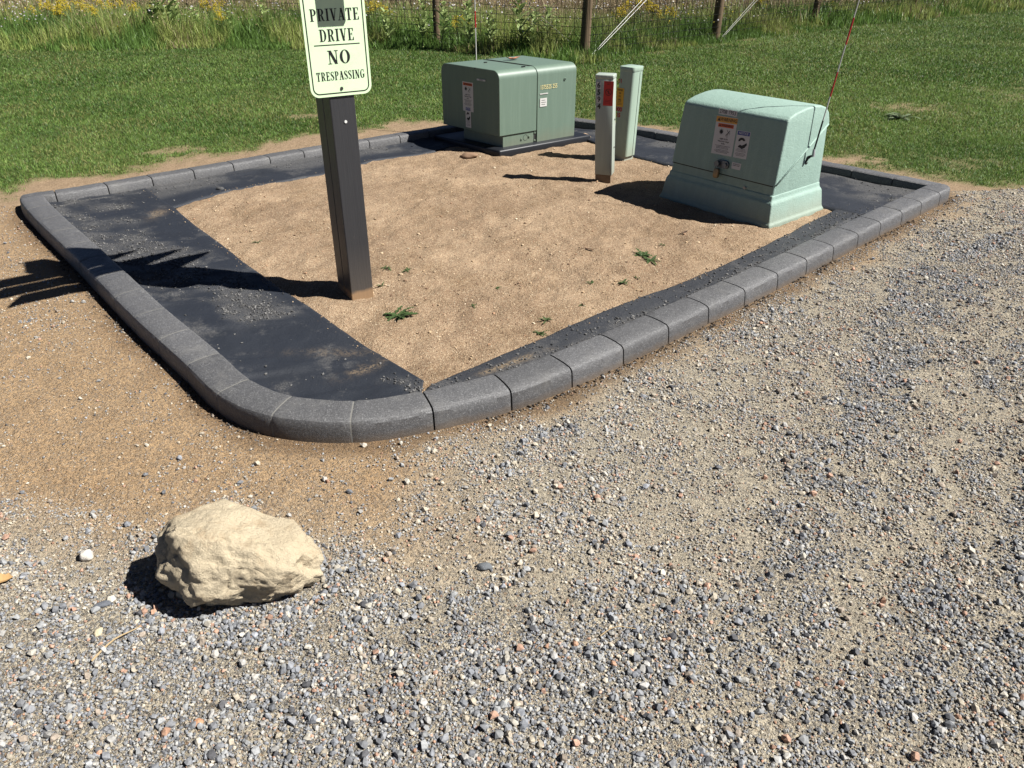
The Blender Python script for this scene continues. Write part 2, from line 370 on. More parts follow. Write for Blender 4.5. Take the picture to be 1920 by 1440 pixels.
# ---------------------------------------------------------------- landscape fabric
def mat_fabric():
    n=N('landscape_fabric',.62,.35)
    base=n.mix(n.noise(5,4),(.011,.014,.021),(.020,.024,.033))
    tw=n.nd('ShaderNodeTexWave'); tw.inputs['Scale'].default_value=180; tw.inputs['Distortion'].default_value=2; n.L(n.pos,tw.inputs['Vector'])
    base=n.mix(n.math('MULTIPLY',tw.outputs['Fac'],.2),base,(.035,.042,.054))
    d=n.ramp(n.noise(4.5,9,.75),[(.54,0.0),(.64,1.0)]); sp=n.ramp(n.noise(170,3),[(.42,0.0),(.6,1.0)])
    md=n.sep(n.attr('mask'))
    dust=n.math('MULTIPLY',n.math('ADD',n.math('MULTIPLY',d,.75),n.math('MULTIPLY',md[0],.9)),n.math('ADD',n.math('MULTIPLY',sp,.8),.2))
    base=n.mix(n.math('MINIMUM',dust,.85),base,(.115,.112,.108))
    base=n.mix(n.math('MULTIPLY',n.math('MULTIPLY',md[1],n.ramp(n.noise(90,5,.7),[(.42,0.0),(.58,1.0)])),.75),base,(.34,.25,.15))
    n.color(base); n.bump(n.math('ADD',n.noise(260,3),n.math('MULTIPLY',n.noise(22,5),2.0)),.003,.8); return n.m
MF=mat_fabric()
def ring_piece(p0,p1,rev=False,w=.06):
    "points along the curb (inward offset w) between the ring points nearest p0 and p1, going anticlockwise"
    rr=inward(ring,w); a=np.argmin(np.hypot(ring[:,0]-p0[0],ring[:,1]-p0[1]));b=np.argmin(np.hypot(ring[:,0]-p1[0],ring[:,1]-p1[1]))
    idx=np.arange(a,b+(NR if b<a else 0)+1)%NR; return rr[idx]
def fab(name,outer,inner,lift,label,M=36,seed=0,rip=1.0,ripdir=(1,0),dust=None):
    o,_=resample(np.array(outer),.02,False); n=len(o)
    P=np.array(inner);d=np.r_[0,np.cumsum(np.hypot(*np.diff(P,axis=0).T))]
    s=np.linspace(0,d[-1],n); i=np.c_[np.interp(s,d,P[:,0]),np.interp(s,d,P[:,1])]
    ker=np.ones(9)/9 #
    ip=np.c_[np.convolve(np.r_[[i[0,0]]*4,i[:,0],[i[-1,0]]*4],ker,'valid'),np.convolve(np.r_[[i[0,1]]*4,i[:,1],[i[-1,1]]*4],ker,'valid')]
    ip[:,0]+=(fbm(s,s*0,1.2,seed+5)-.5)*.010; ip[:,1]+=(fbm(s,s*0+3,1.2,seed+6)-.5)*.010
    T=np.linspace(0,1,M+1); V=[];
    X=o[:,None,0]*(1-T)+ip[:,None,0]*T; Y=o[:,None,1]*(1-T)+ip[:,None,1]*T
    x=X.ravel();y=Y.ravel();t=np.tile(T,n)
    a=x*ripdir[0]+y*ripdir[1]; b=-x*ripdir[1]+y*ripdir[0]
    rid=1-np.abs(fbm(a*.55,b*3.2,1.5,seed+7,3)*2-1); wr=np.maximum(rid-.80,0)*.13*rip
    z=.004+(fbm(x,y,2.2,51)-.5)*.034+.011+lift+wr*(1-t)+(fbm(x,y,5,seed+9)-.5)*.005*(1-t)+.018*(1-sstep(0,.25,t))
    z-= .012*sstep(.975,1.0,t)
    Vt=np.c_[x,y,z]; Vb=Vt.copy(); Vb[:,2]-=.0025
    q=(np.arange(n-1)[:,None]*(M+1)+np.arange(M)[None]).ravel(); F=np.c_[q,q+1,q+M+2,q+M+1]
    k=len(Vt); E=[]
    # rim
    e=[j*(M+1)+M for j in range(n)]; R1=np.array([[e[j],e[j]+k,e[j+1]+k,e[j+1]] for j in range(n-1)])
    e0=list(range(M+1)); R0=np.array([[e0[j],e0[j]+k,e0[j+1]+k,e0[j+1]] for j in range(M)]); e1=[(n-1)*(M+1)+j for j in range(M+1)]; R2=np.array([[e1[j],e1[j+1],e1[j+1]+k,e1[j]+k] for j in range(M)])
    Fa=np.vstack([F,F[:,::-1]+k,R1,R0,R2])
    dm=dust(x,y,t) if dust else (x*0,x*0); m3=np.c_[dm[0],dm[1],x*0]; 
    me=npmesh(name,np.vstack([Vt,Vb]),Fa,attrs={'mask':np.vstack([m3,m3])},smooth=False)
    me.polygons.foreach_set('use_smooth',np.r_[np.ones(len(F),bool),np.zeros(len(Fa)-len(F),bool)])
    ob=linkmesh(name,me,MF); tag(ob,label,'landscape fabric','landscape fabric strips laid inside the curb'); return ob,(x,y,z)
FZ=[]
def dL(x,y,t):
    s=fbm(x*.8+y*.5,y-x*.3,2.6,71,4); st=sstep(.52,.68,s)*sstep(.0,.12,t)*(1-sstep(.72,.95,t))
    ax=sstep(.66,.8,fbm(x,y,3.3,73))*.6
    tan=.8*np.exp(-(((x+.62)*.75+(y-2.88)*.66)**2/.012+((x+.62)*.66-(y-2.88)*.75)**2/.0012))+np.exp(-((x+.80)**2/.03+(y-3.02)**2/.001))*.5+np.exp(-((x+2.36)**2/.002+(y-5.0)**2/.01)); return st*.95+ax*.3,np.clip(tan*sstep(.25,.6,fbm(x,y,25,75)),0,.8)
def dE(x,y,t): 
    b=np.exp(-((t-.45)/.16)**2)*sstep(.35,.6,fbm(x,y,9,78)); tan=np.exp(-((t-.68)/.07)**2)*sstep(.50,.62,fbm(x,y,2.4,77))*sstep(1.0,.3,x)
    return b+.32,np.clip(tan,0,1)
def dN(x,y,t): return sstep(.45,.6,fbm(x,y,3,79))*(1-sstep(.5,.75,t))+.35*(1-sstep(0,.45,t)),x*0
fN=fab('landscape_fabric',ring_piece((.3,8.1),(-3.36,5.1)),[(.45,7.35),(-.1,7.1),(-.5,6.95),(-.82,6.70),(-1.15,6.46),(-1.468,6.07),(-1.707,5.85),(-2.089,5.52),(-2.30,5.18),(-2.9,4.75)],.0,'black weed fabric strip along the back left curb, dusty with concrete crumbs',seed=3,rip=.6,ripdir=(.76,.65),dust=dN)
fL=fab('landscape_fabric',ring_piece((-3.30,5.33),(-.33,2.42)),[(-2.75,5.72),(-2.45,5.32),(-2.30,5.15),(-2.0,4.75),(-1.55,4.17),(-1.1,3.62),(-.7,3.15),(-.353,2.749)],.006,'wide black weed fabric strip on the left of the bed, crossed by the post shadow',M=60,seed=1,rip=1.0,ripdir=(.97,.25),dust=dL)
fE=fab('landscape_fabric',ring_piece((-.42,2.38),(3.05,5.5)),[(-.345,2.72),(.061,3.117),(.507,3.51),(.985,3.905),(1.504,4.403),(1.85,4.78),(2.3,5.22),(2.78,5.62)],.0,'narrow black weed fabric strip along the front right curb, edged by the driveway',seed=11,rip=.5,ripdir=(.72,.69),dust=dE)
fR=fab('landscape_fabric',ring_piece((3.05,5.36),(.25,8.15)),[(2.3,4.95),(1.95,5.35),(1.6,5.9),(1.284,6.322),(1.0,6.625),(.78,7.0),(.62,7.35),(.35,7.55)],.005,'dark weed fabric strip behind the green pedestals, along the back right curb',seed=17,rip=.5,ripdir=(.72,-.69),dust=dN)

# ---------------------------------------------------------------- sign post
def hit(pl,px,py):
    "where the sight line of a photo pixel meets a plane, in that plane's own coordinates"
    c=Vector((0,0,CAMH)); d=at(px,py,0)-c; t=(pl.o-c).dot(pl.n)/d.dot(pl.n); q=c+d*t-pl.o
    return q.dot(pl.u),q.dot(pl.v)
BLACKI=simple('black_ink',(.008,.009,.008),.5,.05)
def mat_post():
    n=N('post_paint',.42,.45); sz=n.nd('ShaderNodeSeparateXYZ'); n.L(n.pos,sz.inputs[0])
    mp=n.nd('ShaderNodeMapping'); mp.inputs['Scale'].default_value=(30,30,2.0); n.L(n.pos,mp.inputs[0]); gr=n.noise(3,5,.6,mp.outputs[0])
    base=n.mix(gr,(.028,.028,.030),(.043,.043,.046))
    scuff=n.ramp(n.noise(7,8,.75),[(.66,0.0),(.74,1.0)]); base=n.mix(n.math('MULTIPLY',scuff,.3),base,(.12,.10,.085))
    low=n.ramp(n.math('ADD',sz.outputs[2],n.math('MULTIPLY',n.noise(22,4),.03)),[(.055,1.0),(.075,0.0)]); base=n.mix(n.math('MULTIPLY',low,.9),base,(.40,.24,.12))
    haze=n.ramp(sz.outputs[2],[(.05,1.0),(.30,0.0)]); base=n.mix(n.math('MULTIPLY',haze,.3),base,(.16,.13,.10))
    n.color(base); n.bump(gr,.0015,.7); return n.m
PA=Vector((.846,.533,0)).normalized(); PB=Vector((-PA.y,PA.x,0))
pc=Vector((-.813,3.603,0))
post=thing('sign_post',(pc.x,pc.y,0),'dark painted wooden post in the sand, soil stained at its foot, carrying the sign','post')
MP=mat_post()
MB().box(pc+Vector((0,0,-.05)),PA,PB,(0,0,1),.118,.094,2.2).build('post_timber',MP,post,bevel=.004)
MB().box(pc+PB*.0975+Vector((0,0,-.05)),PA,PB,(0,0,1),.118,.094,2.2).build('post_timber',MP,post,bevel=.004)
WHT=simple('white_paint',(.75,.75,.72),.4,.04)
pf=Plane(pc+PA*.059,PA,(0,0,1))
hx,hy=hit(pf,648,228)
MB().tube([pf.p(hx,hy,0),pf.p(hx,hy,.004)],.0065,12).build('white_plug',WHT,post)
# direction boards above the frame: they cast the pointed shadows on the fabric and the curb
BD=Vector((.80,.60,0)); BN=Vector((.6,-.8,0))
MBR=simple('board_green',(.03,.045,.035),.5,.1)
bc=pc+PA*.06
for zb,l0,l1,nose in ((1.60,-.58,.56,.30),(1.82,-.54,.58,.34),(2.04,-.44,.50,.34)):
    pl=Plane(bc+Vector((0,0,zb)),BD,(0,0,1)); h=.092
    m=MB(); pl.poly(m,[(l0,-h),(l1-nose,-h),(l1,h*.95),(l0+nose*.6,h*.95)],.012,.034); m.build('direction_board',MBR,post,bevel=.002)
m=MB(); pf.rect(m,.105,1.572,.115,.20,.118,.130); pf.rect(m,.07,1.60,.03,.02,.0,.118); m.build('shadow_plate',simple('plate_grey',(.05,.05,.05),.5),post)  # unseen plate on an arm, added to cast a shadow on the sign
# sign plate
def mat_sign():
    n=N('sign_face',.38,.4); n.color(n.mix(n.math('MULTIPLY',n.ramp(n.noise(9,7,.75),[(.5,0.0),(.8,1.0)]),.35),n.mix(n.noise(6,3),(.70,.90,.56),(.75,.93,.62)),(.48,.55,.36))); return n.m
SW,SH=.286,.430
sp=Plane(pf.p(0,.996,.006),PA,(0,0,1))
def rrect(w,h,r,n=6,cx=0,cy=0):
    p=[]
    for (sx,sy,a0) in ((1,-1,-90),(1,1,0),(-1,1,90),(-1,-1,180)):
        for k in range(n+1):
            a=R(a0+90*k/n); p.append((cx+sx*(w/2-r)+r*math.cos(a),cy+sy*(h/2-r)+r*math.sin(a)))
    return p
sign=thing('private_drive_sign',sp.o,'pale yellow green metal sign reading PRIVATE DRIVE NO TRESPASSING on the dark post','sign')
m=MB(); sp.poly(m,rrect(SW,SH,.038,8,0,SH/2),0,.002); plate=m.build('sign_plate',mat_sign(),sign)
def ringpoly(pl,mb,outer,inner,z):
    n=len(outer); vs=[pl.p(a,b,z) for a,b in outer]+[pl.p(a,b,z) for a,b in inner]
    mb.add(vs,[(i,(i+1)%n,(i+1)%n+n,i+n) for i in range(n)])
m=MB(); ringpoly(sp,m,rrect(SW-.022,SH-.022,.029,8,0,SH/2),rrect(SW-.032,SH-.032,.024,8,0,SH/2),.0026); m.build('border_line',BLACKI,plate,root=sign)
# hand-made condensed serif capitals (unit height, advance width)
def glyph(ch):
    S=.17;t=.055;q=[];W=.6
    def bar(x0,y0,x1,y1): q.append([(x0,y0),(x1,y0),(x1,y1),(x0,y1)])
    def sl(x0,y0,x1,y1,w): q.append([(x0-w/2,y0),(x0+w/2,y0),(x1+w/2,y1),(x1-w/2,y1)])
    def serif(x,y,w=.34): bar(x-w/2,y if y==0 else 1-t,x+w/2,t if y==0 else 1)
    def arc(cx,cy,rx,ry,a0,a1,tx=S,ty=t,n=14):
        for k in range(n):
            A=[R(a0+(a1-a0)*j/n) for j in (k,k+1)]
            o=[(cx+rx*math.cos(a),cy+ry*math.sin(a)) for a in A]; i=[(cx+(rx-tx)*math.cos(a),cy+(ry-ty)*math.sin(a)) for a in A]
            q.append([o[0],o[1],i[1],i[0]])
    def pen(pts):
        for (x0,y0,w0),(x1,y1,w1) in zip(pts[:-1],pts[1:]):
            dx,dy=x1-x0,y1-y0;l=math.hypot(dx,dy);nx,ny=-dy/l,dx/l
            q.append([(x0-nx*w0/2,y0-ny*w0/2),(x1-nx*w1/2,y1-ny*w1/2),(x1+nx*w1/2,y1+ny*w1/2),(x0+nx*w0/2,y0+ny*w0/2)])
    if ch=='I': W=.38; bar(.105,0,.275,1); serif(.19,0); serif(.19,1)
    elif ch in 'PR':
        W=.62; bar(.10,0,.27,1); bar(.02,1-t,.33,1); bar(.02,0,.35,t); bar(.27,.46,.34,.46+t); arc(.32,.73,.27,.27,-90,90)
        if ch=='R': W=.68; pen([(.33,.49,.09),(.42,.40,.15),(.47,.2,.17),(.52,.06,.13),(.60,.03,.06),(.66,.06,.04)])
    elif ch=='D': W=.68; bar(.10,0,.27,1); bar(.02,1-t,.33,1); bar(.02,0,.33,t); arc(.31,.5,.34,.5,-90,90)
    elif ch=='E':
        W=.60; bar(.10,0,.27,1); bar(.02,1-t,.54,1); bar(.02,0,.56,t); bar(.27,.49,.42,.49+t); bar(.40,.40,.44,.64); q.append([(.50,.74),(.54,.74),(.54,1-t),(.44,1-t)]); q.append([(.52,.28),(.56,.28),(.56,t),(.44,t)])
    elif ch=='T': W=.62; bar(.225,0,.395,1); bar(.04,1-t,.58,1); serif(.31,0,.34); q.append([(.04,.72),(.08,.72),(.16,1-t),(.04,1-t)]); q.append([(.54,.72),(.58,.72),(.58,1-t),(.46,1-t)])
    elif ch=='A': W=.68; sl(.13,0,.33,1,.06); sl(.54,0,.34,1,.18); bar(.19,.30,.45,.30+t); serif(.13,0,.24); serif(.54,0,.30)
    elif ch=='V': W=.66; sl(.35,0,.15,1,.18); sl(.35,0,.54,1,.06); serif(.15,1,.30); serif(.54,1,.22)
    elif ch=='N': W=.70; bar(.11,0,.17,1); bar(.53,0,.59,1); sl(.53,0,.16,1,.18); serif(.14,0,.24); serif(.56,1,.24); bar(.02,1-t,.2,1)
    elif ch=='O': W=.68; arc(.34,.5,.32,.51,0,360,S,t,28)
    elif ch=='S':
        W=.54; pen([(.47,.74,.04),(.44,.88,.06),(.36,.96,.06),(.26,.97,.06),(.15,.92,.10),(.10,.80,.15),(.13,.66,.17),(.26,.54,.18),(.40,.42,.18),(.45,.27,.16),(.42,.12,.11),(.32,.035,.06),(.21,.03,.06),(.11,.10,.06),(.07,.27,.04)]); bar(.44,.70,.48,.98); bar(.06,.02,.10,.30)
    elif ch=='G': W=.70; arc(.35,.5,.32,.51,55,360-20,S,t,22); bar(.44,.0+.08,.60,.42); bar(.37,.42,.68,.42+t); bar(.56,.68,.60,.97)
    return q,W
def sign_text(pl,mb,word,cx,cy,height,width,z):
    gs=[glyph(c) for c in word]; tot=sum(g[1] for g in gs)+.05*(len(word)-1); sx=width/tot; x=cx-width/2; k=0
    for q,W in gs:
        for poly in q:
            k+=1; mb.add([pl.p(x+a*sx,cy-height/2+b*height,z+.00004*(k%12)) for a,b in poly],[(0,1,2,3)])
        x+=(W+.05)*sx
for word,cy,h,wd in (('PRIVATE',0.3290,0.0475,0.2218),('DRIVE',0.2492,0.0485,0.1579),('NO',0.1615,0.0553,0.1053),('TRESPASSING',0.0857,0.0359,0.2256)):
    m=MB(); sign_text(sp,m,word,.002,cy,h,wd,.0026); m.build('lettering',BLACKI,plate,root=sign)
m=MB(); sp.rect(m,0,.211,.208,.004,.002,.0027); m.build('divider_line',BLACKI,plate,root=sign)
m=MB(); m.tube([sp.p(0,.031,.002),sp.p(0,.031,.006)],[.008,.006],10); m.build('bolt',simple('bolt_steel',(.08,.08,.07),.4,metal=.6),sign)
m=MB(); m.tube([sp.p(0,.43,.002),sp.p(0,.43,.006)],[.008,.006],10); m.build('bolt',simple('bolt_steel2',(.08,.08,.07),.4,metal=.6),sign)

# ---------------------------------------------------------------- stickers shared by the cabinets
WLAB=simple('label_white',(.62,.61,.58),.5,.04); RED=simple('label_orange',(.62,.10,.02),.5,.04); YEL=simple('label_yellow',(.72,.36,.06),.5,.04)
BLU=simple('label_blue',(.02,.05,.26),.5,.04); REDS=simple('label_red',(.55,.02,.015),.45,.08); YS=simple('label_golden',(.75,.42,.02),.5,.06); GREYI=simple('grey_ink',(.10,.10,.10),.6,.1)
def burst(cx,cy,r,n=9,k=.5): return [(cx+(r if i%2==0 else r*k)*math.cos(math.pi*i/n+.3),cy+(r if i%2==0 else r*k)*math.sin(math.pi*i/n+.3)) for i in range(2*n)]
def lines(pl,mb,x,y,w,n,dy,h,z,seed=1):
    r=random.Random(seed)
    for k in range(n):
        yy=y-k*dy; tot=w*r.uniform(.7,1); xx=x-tot/2
        while xx<x+tot/2-.002:
            l=min(r.uniform(.004,.011),x+tot/2-xx); pl.rect(mb,xx+l/2,yy,l,h,z-.0002,z); xx+=l+.0022
def falling_man(pl,mb,x,y,s,z):
    def st(pts,w):
        for k,((x0,y0),(x1,y1)) in enumerate(zip(pts[:-1],pts[1:])):
            dx,dy=x1-x0,y1-y0;l=math.hypot(dx,dy);nx,ny=-dy/l*w/2,dx/l*w/2
            mb.add([pl.p(x+s*a,y+s*b,z+.00003*(k+len(mb.v)%7)) for a,b in((x0-nx,y0-ny),(x1-nx,y1-ny),(x1+nx,y1+ny),(x0+nx,y0+ny))],[(0,1,2,3)])
    st([(-.1,-.2),(.25,.35)],.22); st([(-.1,-.15),(-.15,-.55),(-.05,-1.0)],.13); st([(-.1,-.2),(-.45,-.35),(-.5,-.75)],.12); st([(.22,.3),(-.15,.45),(-.35,.8)],.09); st([(.25,.3),(.5,.0),(.45,-.35)],.09)
    mb.add([pl.p(x+s*(.42+.13*math.cos(a)),y+s*(.52+.13*math.sin(a)),z) for a in [k*math.pi/5 for k in range(10)]],[tuple(range(10))])
def warning_label(pl,x,y,w,h,root,tilt=0.0,small=False):
    if tilt: 
        c,s_=math.cos(tilt),math.sin(tilt); pl=Plane(pl.p(x,y),pl.u*c+pl.v*s_,pl.v*c-pl.u*s_); x=y=0
    m=MB(); pl.rect(m,x,y,w,h,0,.0012); lab=m.build('warning_label',WLAB,root)
    z=.0016; top=y+h/2
    if not small: m=MB(); pl.rect(m,x,top-h*.085,w,h*.15,.0011,z); m.build('header_band',YEL,lab,root=root)
    m=MB(); pl.rect(m,x,top-h*(.235 if not small else .075),w*(.74 if not small else .86),h*.095,.0011,z+.0001); m.build('signal_word_band',RED,lab,root=root)
    m=MB()
    if not small:
        pl.text(m,'WARNING',x+w*.09,top-h*.085,h*.125,z+.0006,.92,bold=.0006)
        m.add([pl.p(x-w*.45,top-h*.13,z+.0006),pl.p(x-w*.29,top-h*.13,z+.0006),pl.p(x-w*.37,top-h*.045,z+.0006)],[(0,1,2)])
    yb=top-h*(.235 if not small else .075)
    pl.text(m,'WARNING',x+w*.06,yb,h*.085,z+.0007,.9,bold=.0004); m.add([pl.p(x-w*.33,yb-h*.03,z+.0007),pl.p(x-w*.23,yb-h*.03,z+.0007),pl.p(x-w*.28,yb+h*.03,z+.0007)],[(0,1,2)])
    yc=top-h*(.42 if not small else .25)
    m.add([pl.p(a,b,z+.0004) for a,b in burst(x-w*.17,yc+h*.02,h*.085)],[tuple(range(18))]); falling_man(pl,m,x+w*.15,yc,h*.11,z+.0005)
    y1=top-h*(.585 if not small else .43)
    pl.text(m,'KEEP OUT!',x,y1,h*.055,z+.0004,bold=.0003); pl.text(m,'Hazardous voltage',x,y1-h*.06,h*.052,z+.0004,.95,bold=.0003); pl.text(m,'inside.',x,y1-h*.12,h*.052,z+.0004,bold=.0003)
    lines(pl,m,x,y1-h*.18,w*.72,3,h*.032,h*.011,z+.0004,2); lines(pl,m,x,y1-h*.29,w*.78,3,h*.032,h*.011,z+.0004,3)
    m.build('lettering',BLACKI,lab,root=root); return lab
def notice_label(pl,x,y,w,h,root,tilt=0.0,band=True):
    if tilt:
        c,s_=math.cos(tilt),math.sin(tilt); pl=Plane(pl.p(x,y),pl.u*c+pl.v*s_,pl.v*c-pl.u*s_); x=y=0
    m=MB(); pl.rect(m,x,y,w,h,0,.0012); lab=m.build('notice_label',WLAB,root); top=y+h/2; z=.0016
    m=MB(); pl.rect(m,x,top-h*.09,w*.9,h*.14,.0011,z); m.build('header_band',BLU,lab,root=root)
    m=MB(); pl.text(m,'NOTICE',x,top-h*.09,h*.12,z+.0006,.95,bold=.0004); m.build('header_lettering',WLAB,lab,root=root)
    m=MB()
    arc=[(x-w*.05+w*.26*math.cos(a),top-h*.37+h*.13*math.sin(a)) for a in np.linspace(R(10),R(190),9)]+[(x-w*.05+w*.10*math.cos(a),top-h*.37+h*.04*math.sin(a)) for a in np.linspace(R(190),R(10),7)]
    m.add([pl.p(a,b,z) for a,b in arc],[tuple(range(len(arc)))])
    blob=[(-.25,-.08),(-.12,.0),(.0,-.03),(.14,.02),(.3,.1),(.34,.02),(.22,-.1),(.05,-.17),(-.12,-.13),(-.22,-.12)]
    m.add([pl.p(x+a*w*1.1,top-h*.50+b*h*.9,z) for a,b in blob],[tuple(range(len(blob)))])
    lines(pl,m,x,top-h*.66,w*.8,3,h*.045,h*.014,z+.0002,4); lines(pl,m,x,top-h*.82,w*.8,3,h*.045,h*.014,z+.0002,5)
    m.build('lettering',BLACKI,lab,root=root); return lab

# ---------------------------------------------------------------- large transformer cabinet
def mat_cabinet(name,c1,c2,rough,bump=.0,bsc=200,dust=True):
    n=N(name,rough,.4); base=n.mix(n.noise(2.5,5),c1,c2)
    if dust:
        mp=n.nd('ShaderNodeMapping'); mp.inputs['Scale'].default_value=(14,14,.8); n.L(n.pos,mp.inputs[0])
        st=n.ramp(n.noise(2,5,.7,mp.outputs[0]),[(.45,0.0),(.75,1.0)]); base=n.mix(n.math('MULTIPLY',st,.28),base,tuple(c*1.35+.02 for c in c2))
        sz=n.nd('ShaderNodeSeparateXYZ'); n.L(n.pos,sz.inputs[0]); low=n.ramp(n.math('ADD',sz.outputs[2],n.math('MULTIPLY',n.noise(9,5),.10)),[(.09,1.0),(.22,0.0)]); base=n.mix(n.math('MULTIPLY',low,.30),base,(.25,.19,.12))
    n.color(base)
    if bump: n.bump(n.math('ADD',n.noise(bsc,3),n.noise(bsc*.2,3)),bump,.8)
    return n.m
TG=mat_cabinet('transformer_green',(.125,.185,.140),(.145,.205,.158),.45)
BPL=simple('black_plastic',(.012,.014,.018),.45,.2,8,.001,.35)
Z=Vector((0,0,1))
F0=at(943,278,.05); F1=at(1074,255,.05); F0.z=F1.z=0; TA=(F1-F0).normalized(); TB=Vector((-TA.y,TA.x,0)); LT=(F1-F0).length
ang=R(8); TB2=Vector((TB.x*math.cos(ang)-TB.y*math.sin(ang),TB.x*math.sin(ang)+TB.y*math.cos(ang),0))
tr=thing('electrical_transformer',F0+TA*.4+TB*.35,'big grey green metal transformer cabinet on a black plastic pad, numbered 1375525','transformer')
DEP=.72; HT=.675
def hood(s0,s1,zl,off,dep):
    r=.07; prof=[(off,zl)]
    for k in range(9):
        a=R(180-90*k/8); prof.append((off+r+r*math.cos(a),HT-r+r*math.sin(a)))
    for k in range(9):
        a=R(90-90*k/8); prof.append((dep-r+r*math.cos(a),HT-r+r*math.sin(a)))
    prof.append((dep,zl))
    o=F0+TA*s0; return MB().prism([o+TB2*b+Z*z for b,z in prof],TA*(s1-s0))
SEAM=.355
hood(-.045,SEAM,.155,-.012,DEP).build('hood',TG,tr,smooth='auto',bevel=.003,seg=1)
hood(SEAM+.005,LT+.005,.052,-.012,DEP).build('cabinet_side',TG,tr,smooth='auto',bevel=.003,seg=1)
hood(SEAM-.02,SEAM+.03,.06,-.002,DEP-.01).build('seam_gasket',simple('gasket',(.02,.02,.018),.7),tr,smooth='auto')
MB().box(F0+Z*.045,TA,TB2,Z,SEAM,.5,.115).build('base_panel',TG,tr,bevel=.003)
MB().box(F0-TA*.10-TB*.085+TB2*.0+Z*-.03,TA,TB2,Z,LT+.25,DEP+.14,.088).build('pad',BPL,tr,bevel=.016,seg=3,smooth='auto')
fp=Plane(F0+TB*0,TA,Z)
for q in [(.20,.10),(.285,.112),(.345,.137),(.345,.072)]: MB().tube([fp.p(q[0],q[1],0),fp.p(q[0],q[1],.008)],[.011,.008],8).build('panel_bolt',TG,tr,smooth='auto')
m=MB(); ringpoly(fp,m,[(.243+.026*math.cos(a),.108+.026*math.sin(a)) for a in np.linspace(0,6.283,25)[:-1]],[(.243+.023*math.cos(a),.108+.023*math.sin(a)) for a in np.linspace(0,6.283,25)[:-1]],.001); m.build('knockout_ring',simple('dark_line',(.02,.025,.02),.7),tr)
ff=Plane(F0-TB*.012,TA,Z)
m=MB(); x0,y0=hit(ff,1011,165); x1,y1=hit(ff,1046,160)
YNUM=simple('yellow_stencil',(.75,.66,.32),.5,.05)
ff.text(m,'1375525 255',(x0+x1)/2,(y0+y1)/2,.050,.0035,(x1-x0)/.285,bold=.0002); m.build('stencilled_number',YNUM,tr)
def patch(name,pl,pa,pb,mat,root,lines_n=0,txt=None):
    (xa,ya),(xb,yb)=hit(pl,*pa),hit(pl,*pb); m=MB(); pl.rect(m,(xa+xb)/2,(ya+yb)/2,abs(xb-xa),abs(yb-ya),.003,.0042); o=m.build(name,mat,root)
    m=MB()
    if lines_n: lines(pl,m,(xa+xb)/2,max(ya,yb)-abs(ya-yb)/(lines_n+1),abs(xb-xa)*.7,lines_n,abs(ya-yb)/(lines_n+1),abs(ya-yb)*.09,.0048,9)
    if txt: pl.text(m,txt,(xa+xb)/2,(ya+yb)/2,abs(ya-yb)*.8,.0048,.85,bold=.0004)
    if m.v: m.build('lettering',BLACKI if txt else GREYI,o,root=root)
    return o
patch('number_tag',ff,(1012,177.5),(1027,173.5),WLAB,tr,1); patch('inspection_sticker',ff,(1012,200.5),(1025,183),WLAB,tr,3)
hx,hy=hit(ff,1059,148); m=MB(); m.tube([ff.p(hx,hy,.002),ff.p(hx,hy,.008)],[.013,.010],10); o=m.build('bolt_recess',TG,tr); m=MB(); m.tube([ff.p(hx,hy,.008),ff.p(hx,hy,.0085)],.006,8); m.build('bolt_hole',BLACKI,o,root=tr)
lp=Plane(F0-TA*.0465,-TB2,Z)
x0,y0=hit(lp,866,152); x1,y1=hit(lp,889,211); x2,y2=hit(lp,884,240)
warning_label(lp,(x0+x1)/2,(y0+y1)/2,abs(x1-x0)*.92,abs(y1-y0)*1.0,tr,small=True)
xa,ya=hit(lp,873,200); 
m_=notice_label(Plane(lp.p(0,0,.0015),lp.u,lp.v),(xa+x2)/2,(ya+y2)/2,abs(x2-xa)*1.0,abs(y2-ya),tr)
patch('number_tag',lp,(894.5,147),(910.5,153),WLAB,tr,0,'2708 1953')
m=MB()
for q,wd in (((911,118),.03),((982,126),.035),((892,129),.014)):
    c=at(*q,HT); MB().box(c-TA*wd/2,TA,TB,Z,wd,.012,.008).build('lid_lug',BLACKI,tr)
leafm=simple('dry_leaf_brown',(.42,.19,.11),.7,.25,40)
def curled_leaf(c,L,W,yaw,name,label,mat,curl=.35):
    m=MB(); n=8; vs=[];fs=[]
    for i in range(n+1):
        t=i/n; wv=W*math.sin(math.pi*min(t*1.02,1))**.8*(1+.25*math.sin(t*19)); zz=curl*L*(t-.5)**2*2
        for s in(-1,0,1): vs.append(Vector((L*(t-.5),s*wv,zz+abs(s)*wv*.45+.003)))
    for i in range(n):
        for j in(0,1): fs.append((i*3+j,i*3+j+1,i*3+j+4,i*3+j+3))
    Rm=Matrix.Rotation(yaw,4,'Z'); m.add([Vector(c)+Rm@v for v in vs],fs)
    me_o=m.build(name,mat,None,root=type('r',(),{'location':Vector(c)})()); me_o.location=c; return tag(me_o,label,'leaf')
curled_leaf(at(962,112,HT+.003),.15,.028,.45,'dry_leaf','reddish brown dry leaf curled on top of the big transformer cabinet',leafm)
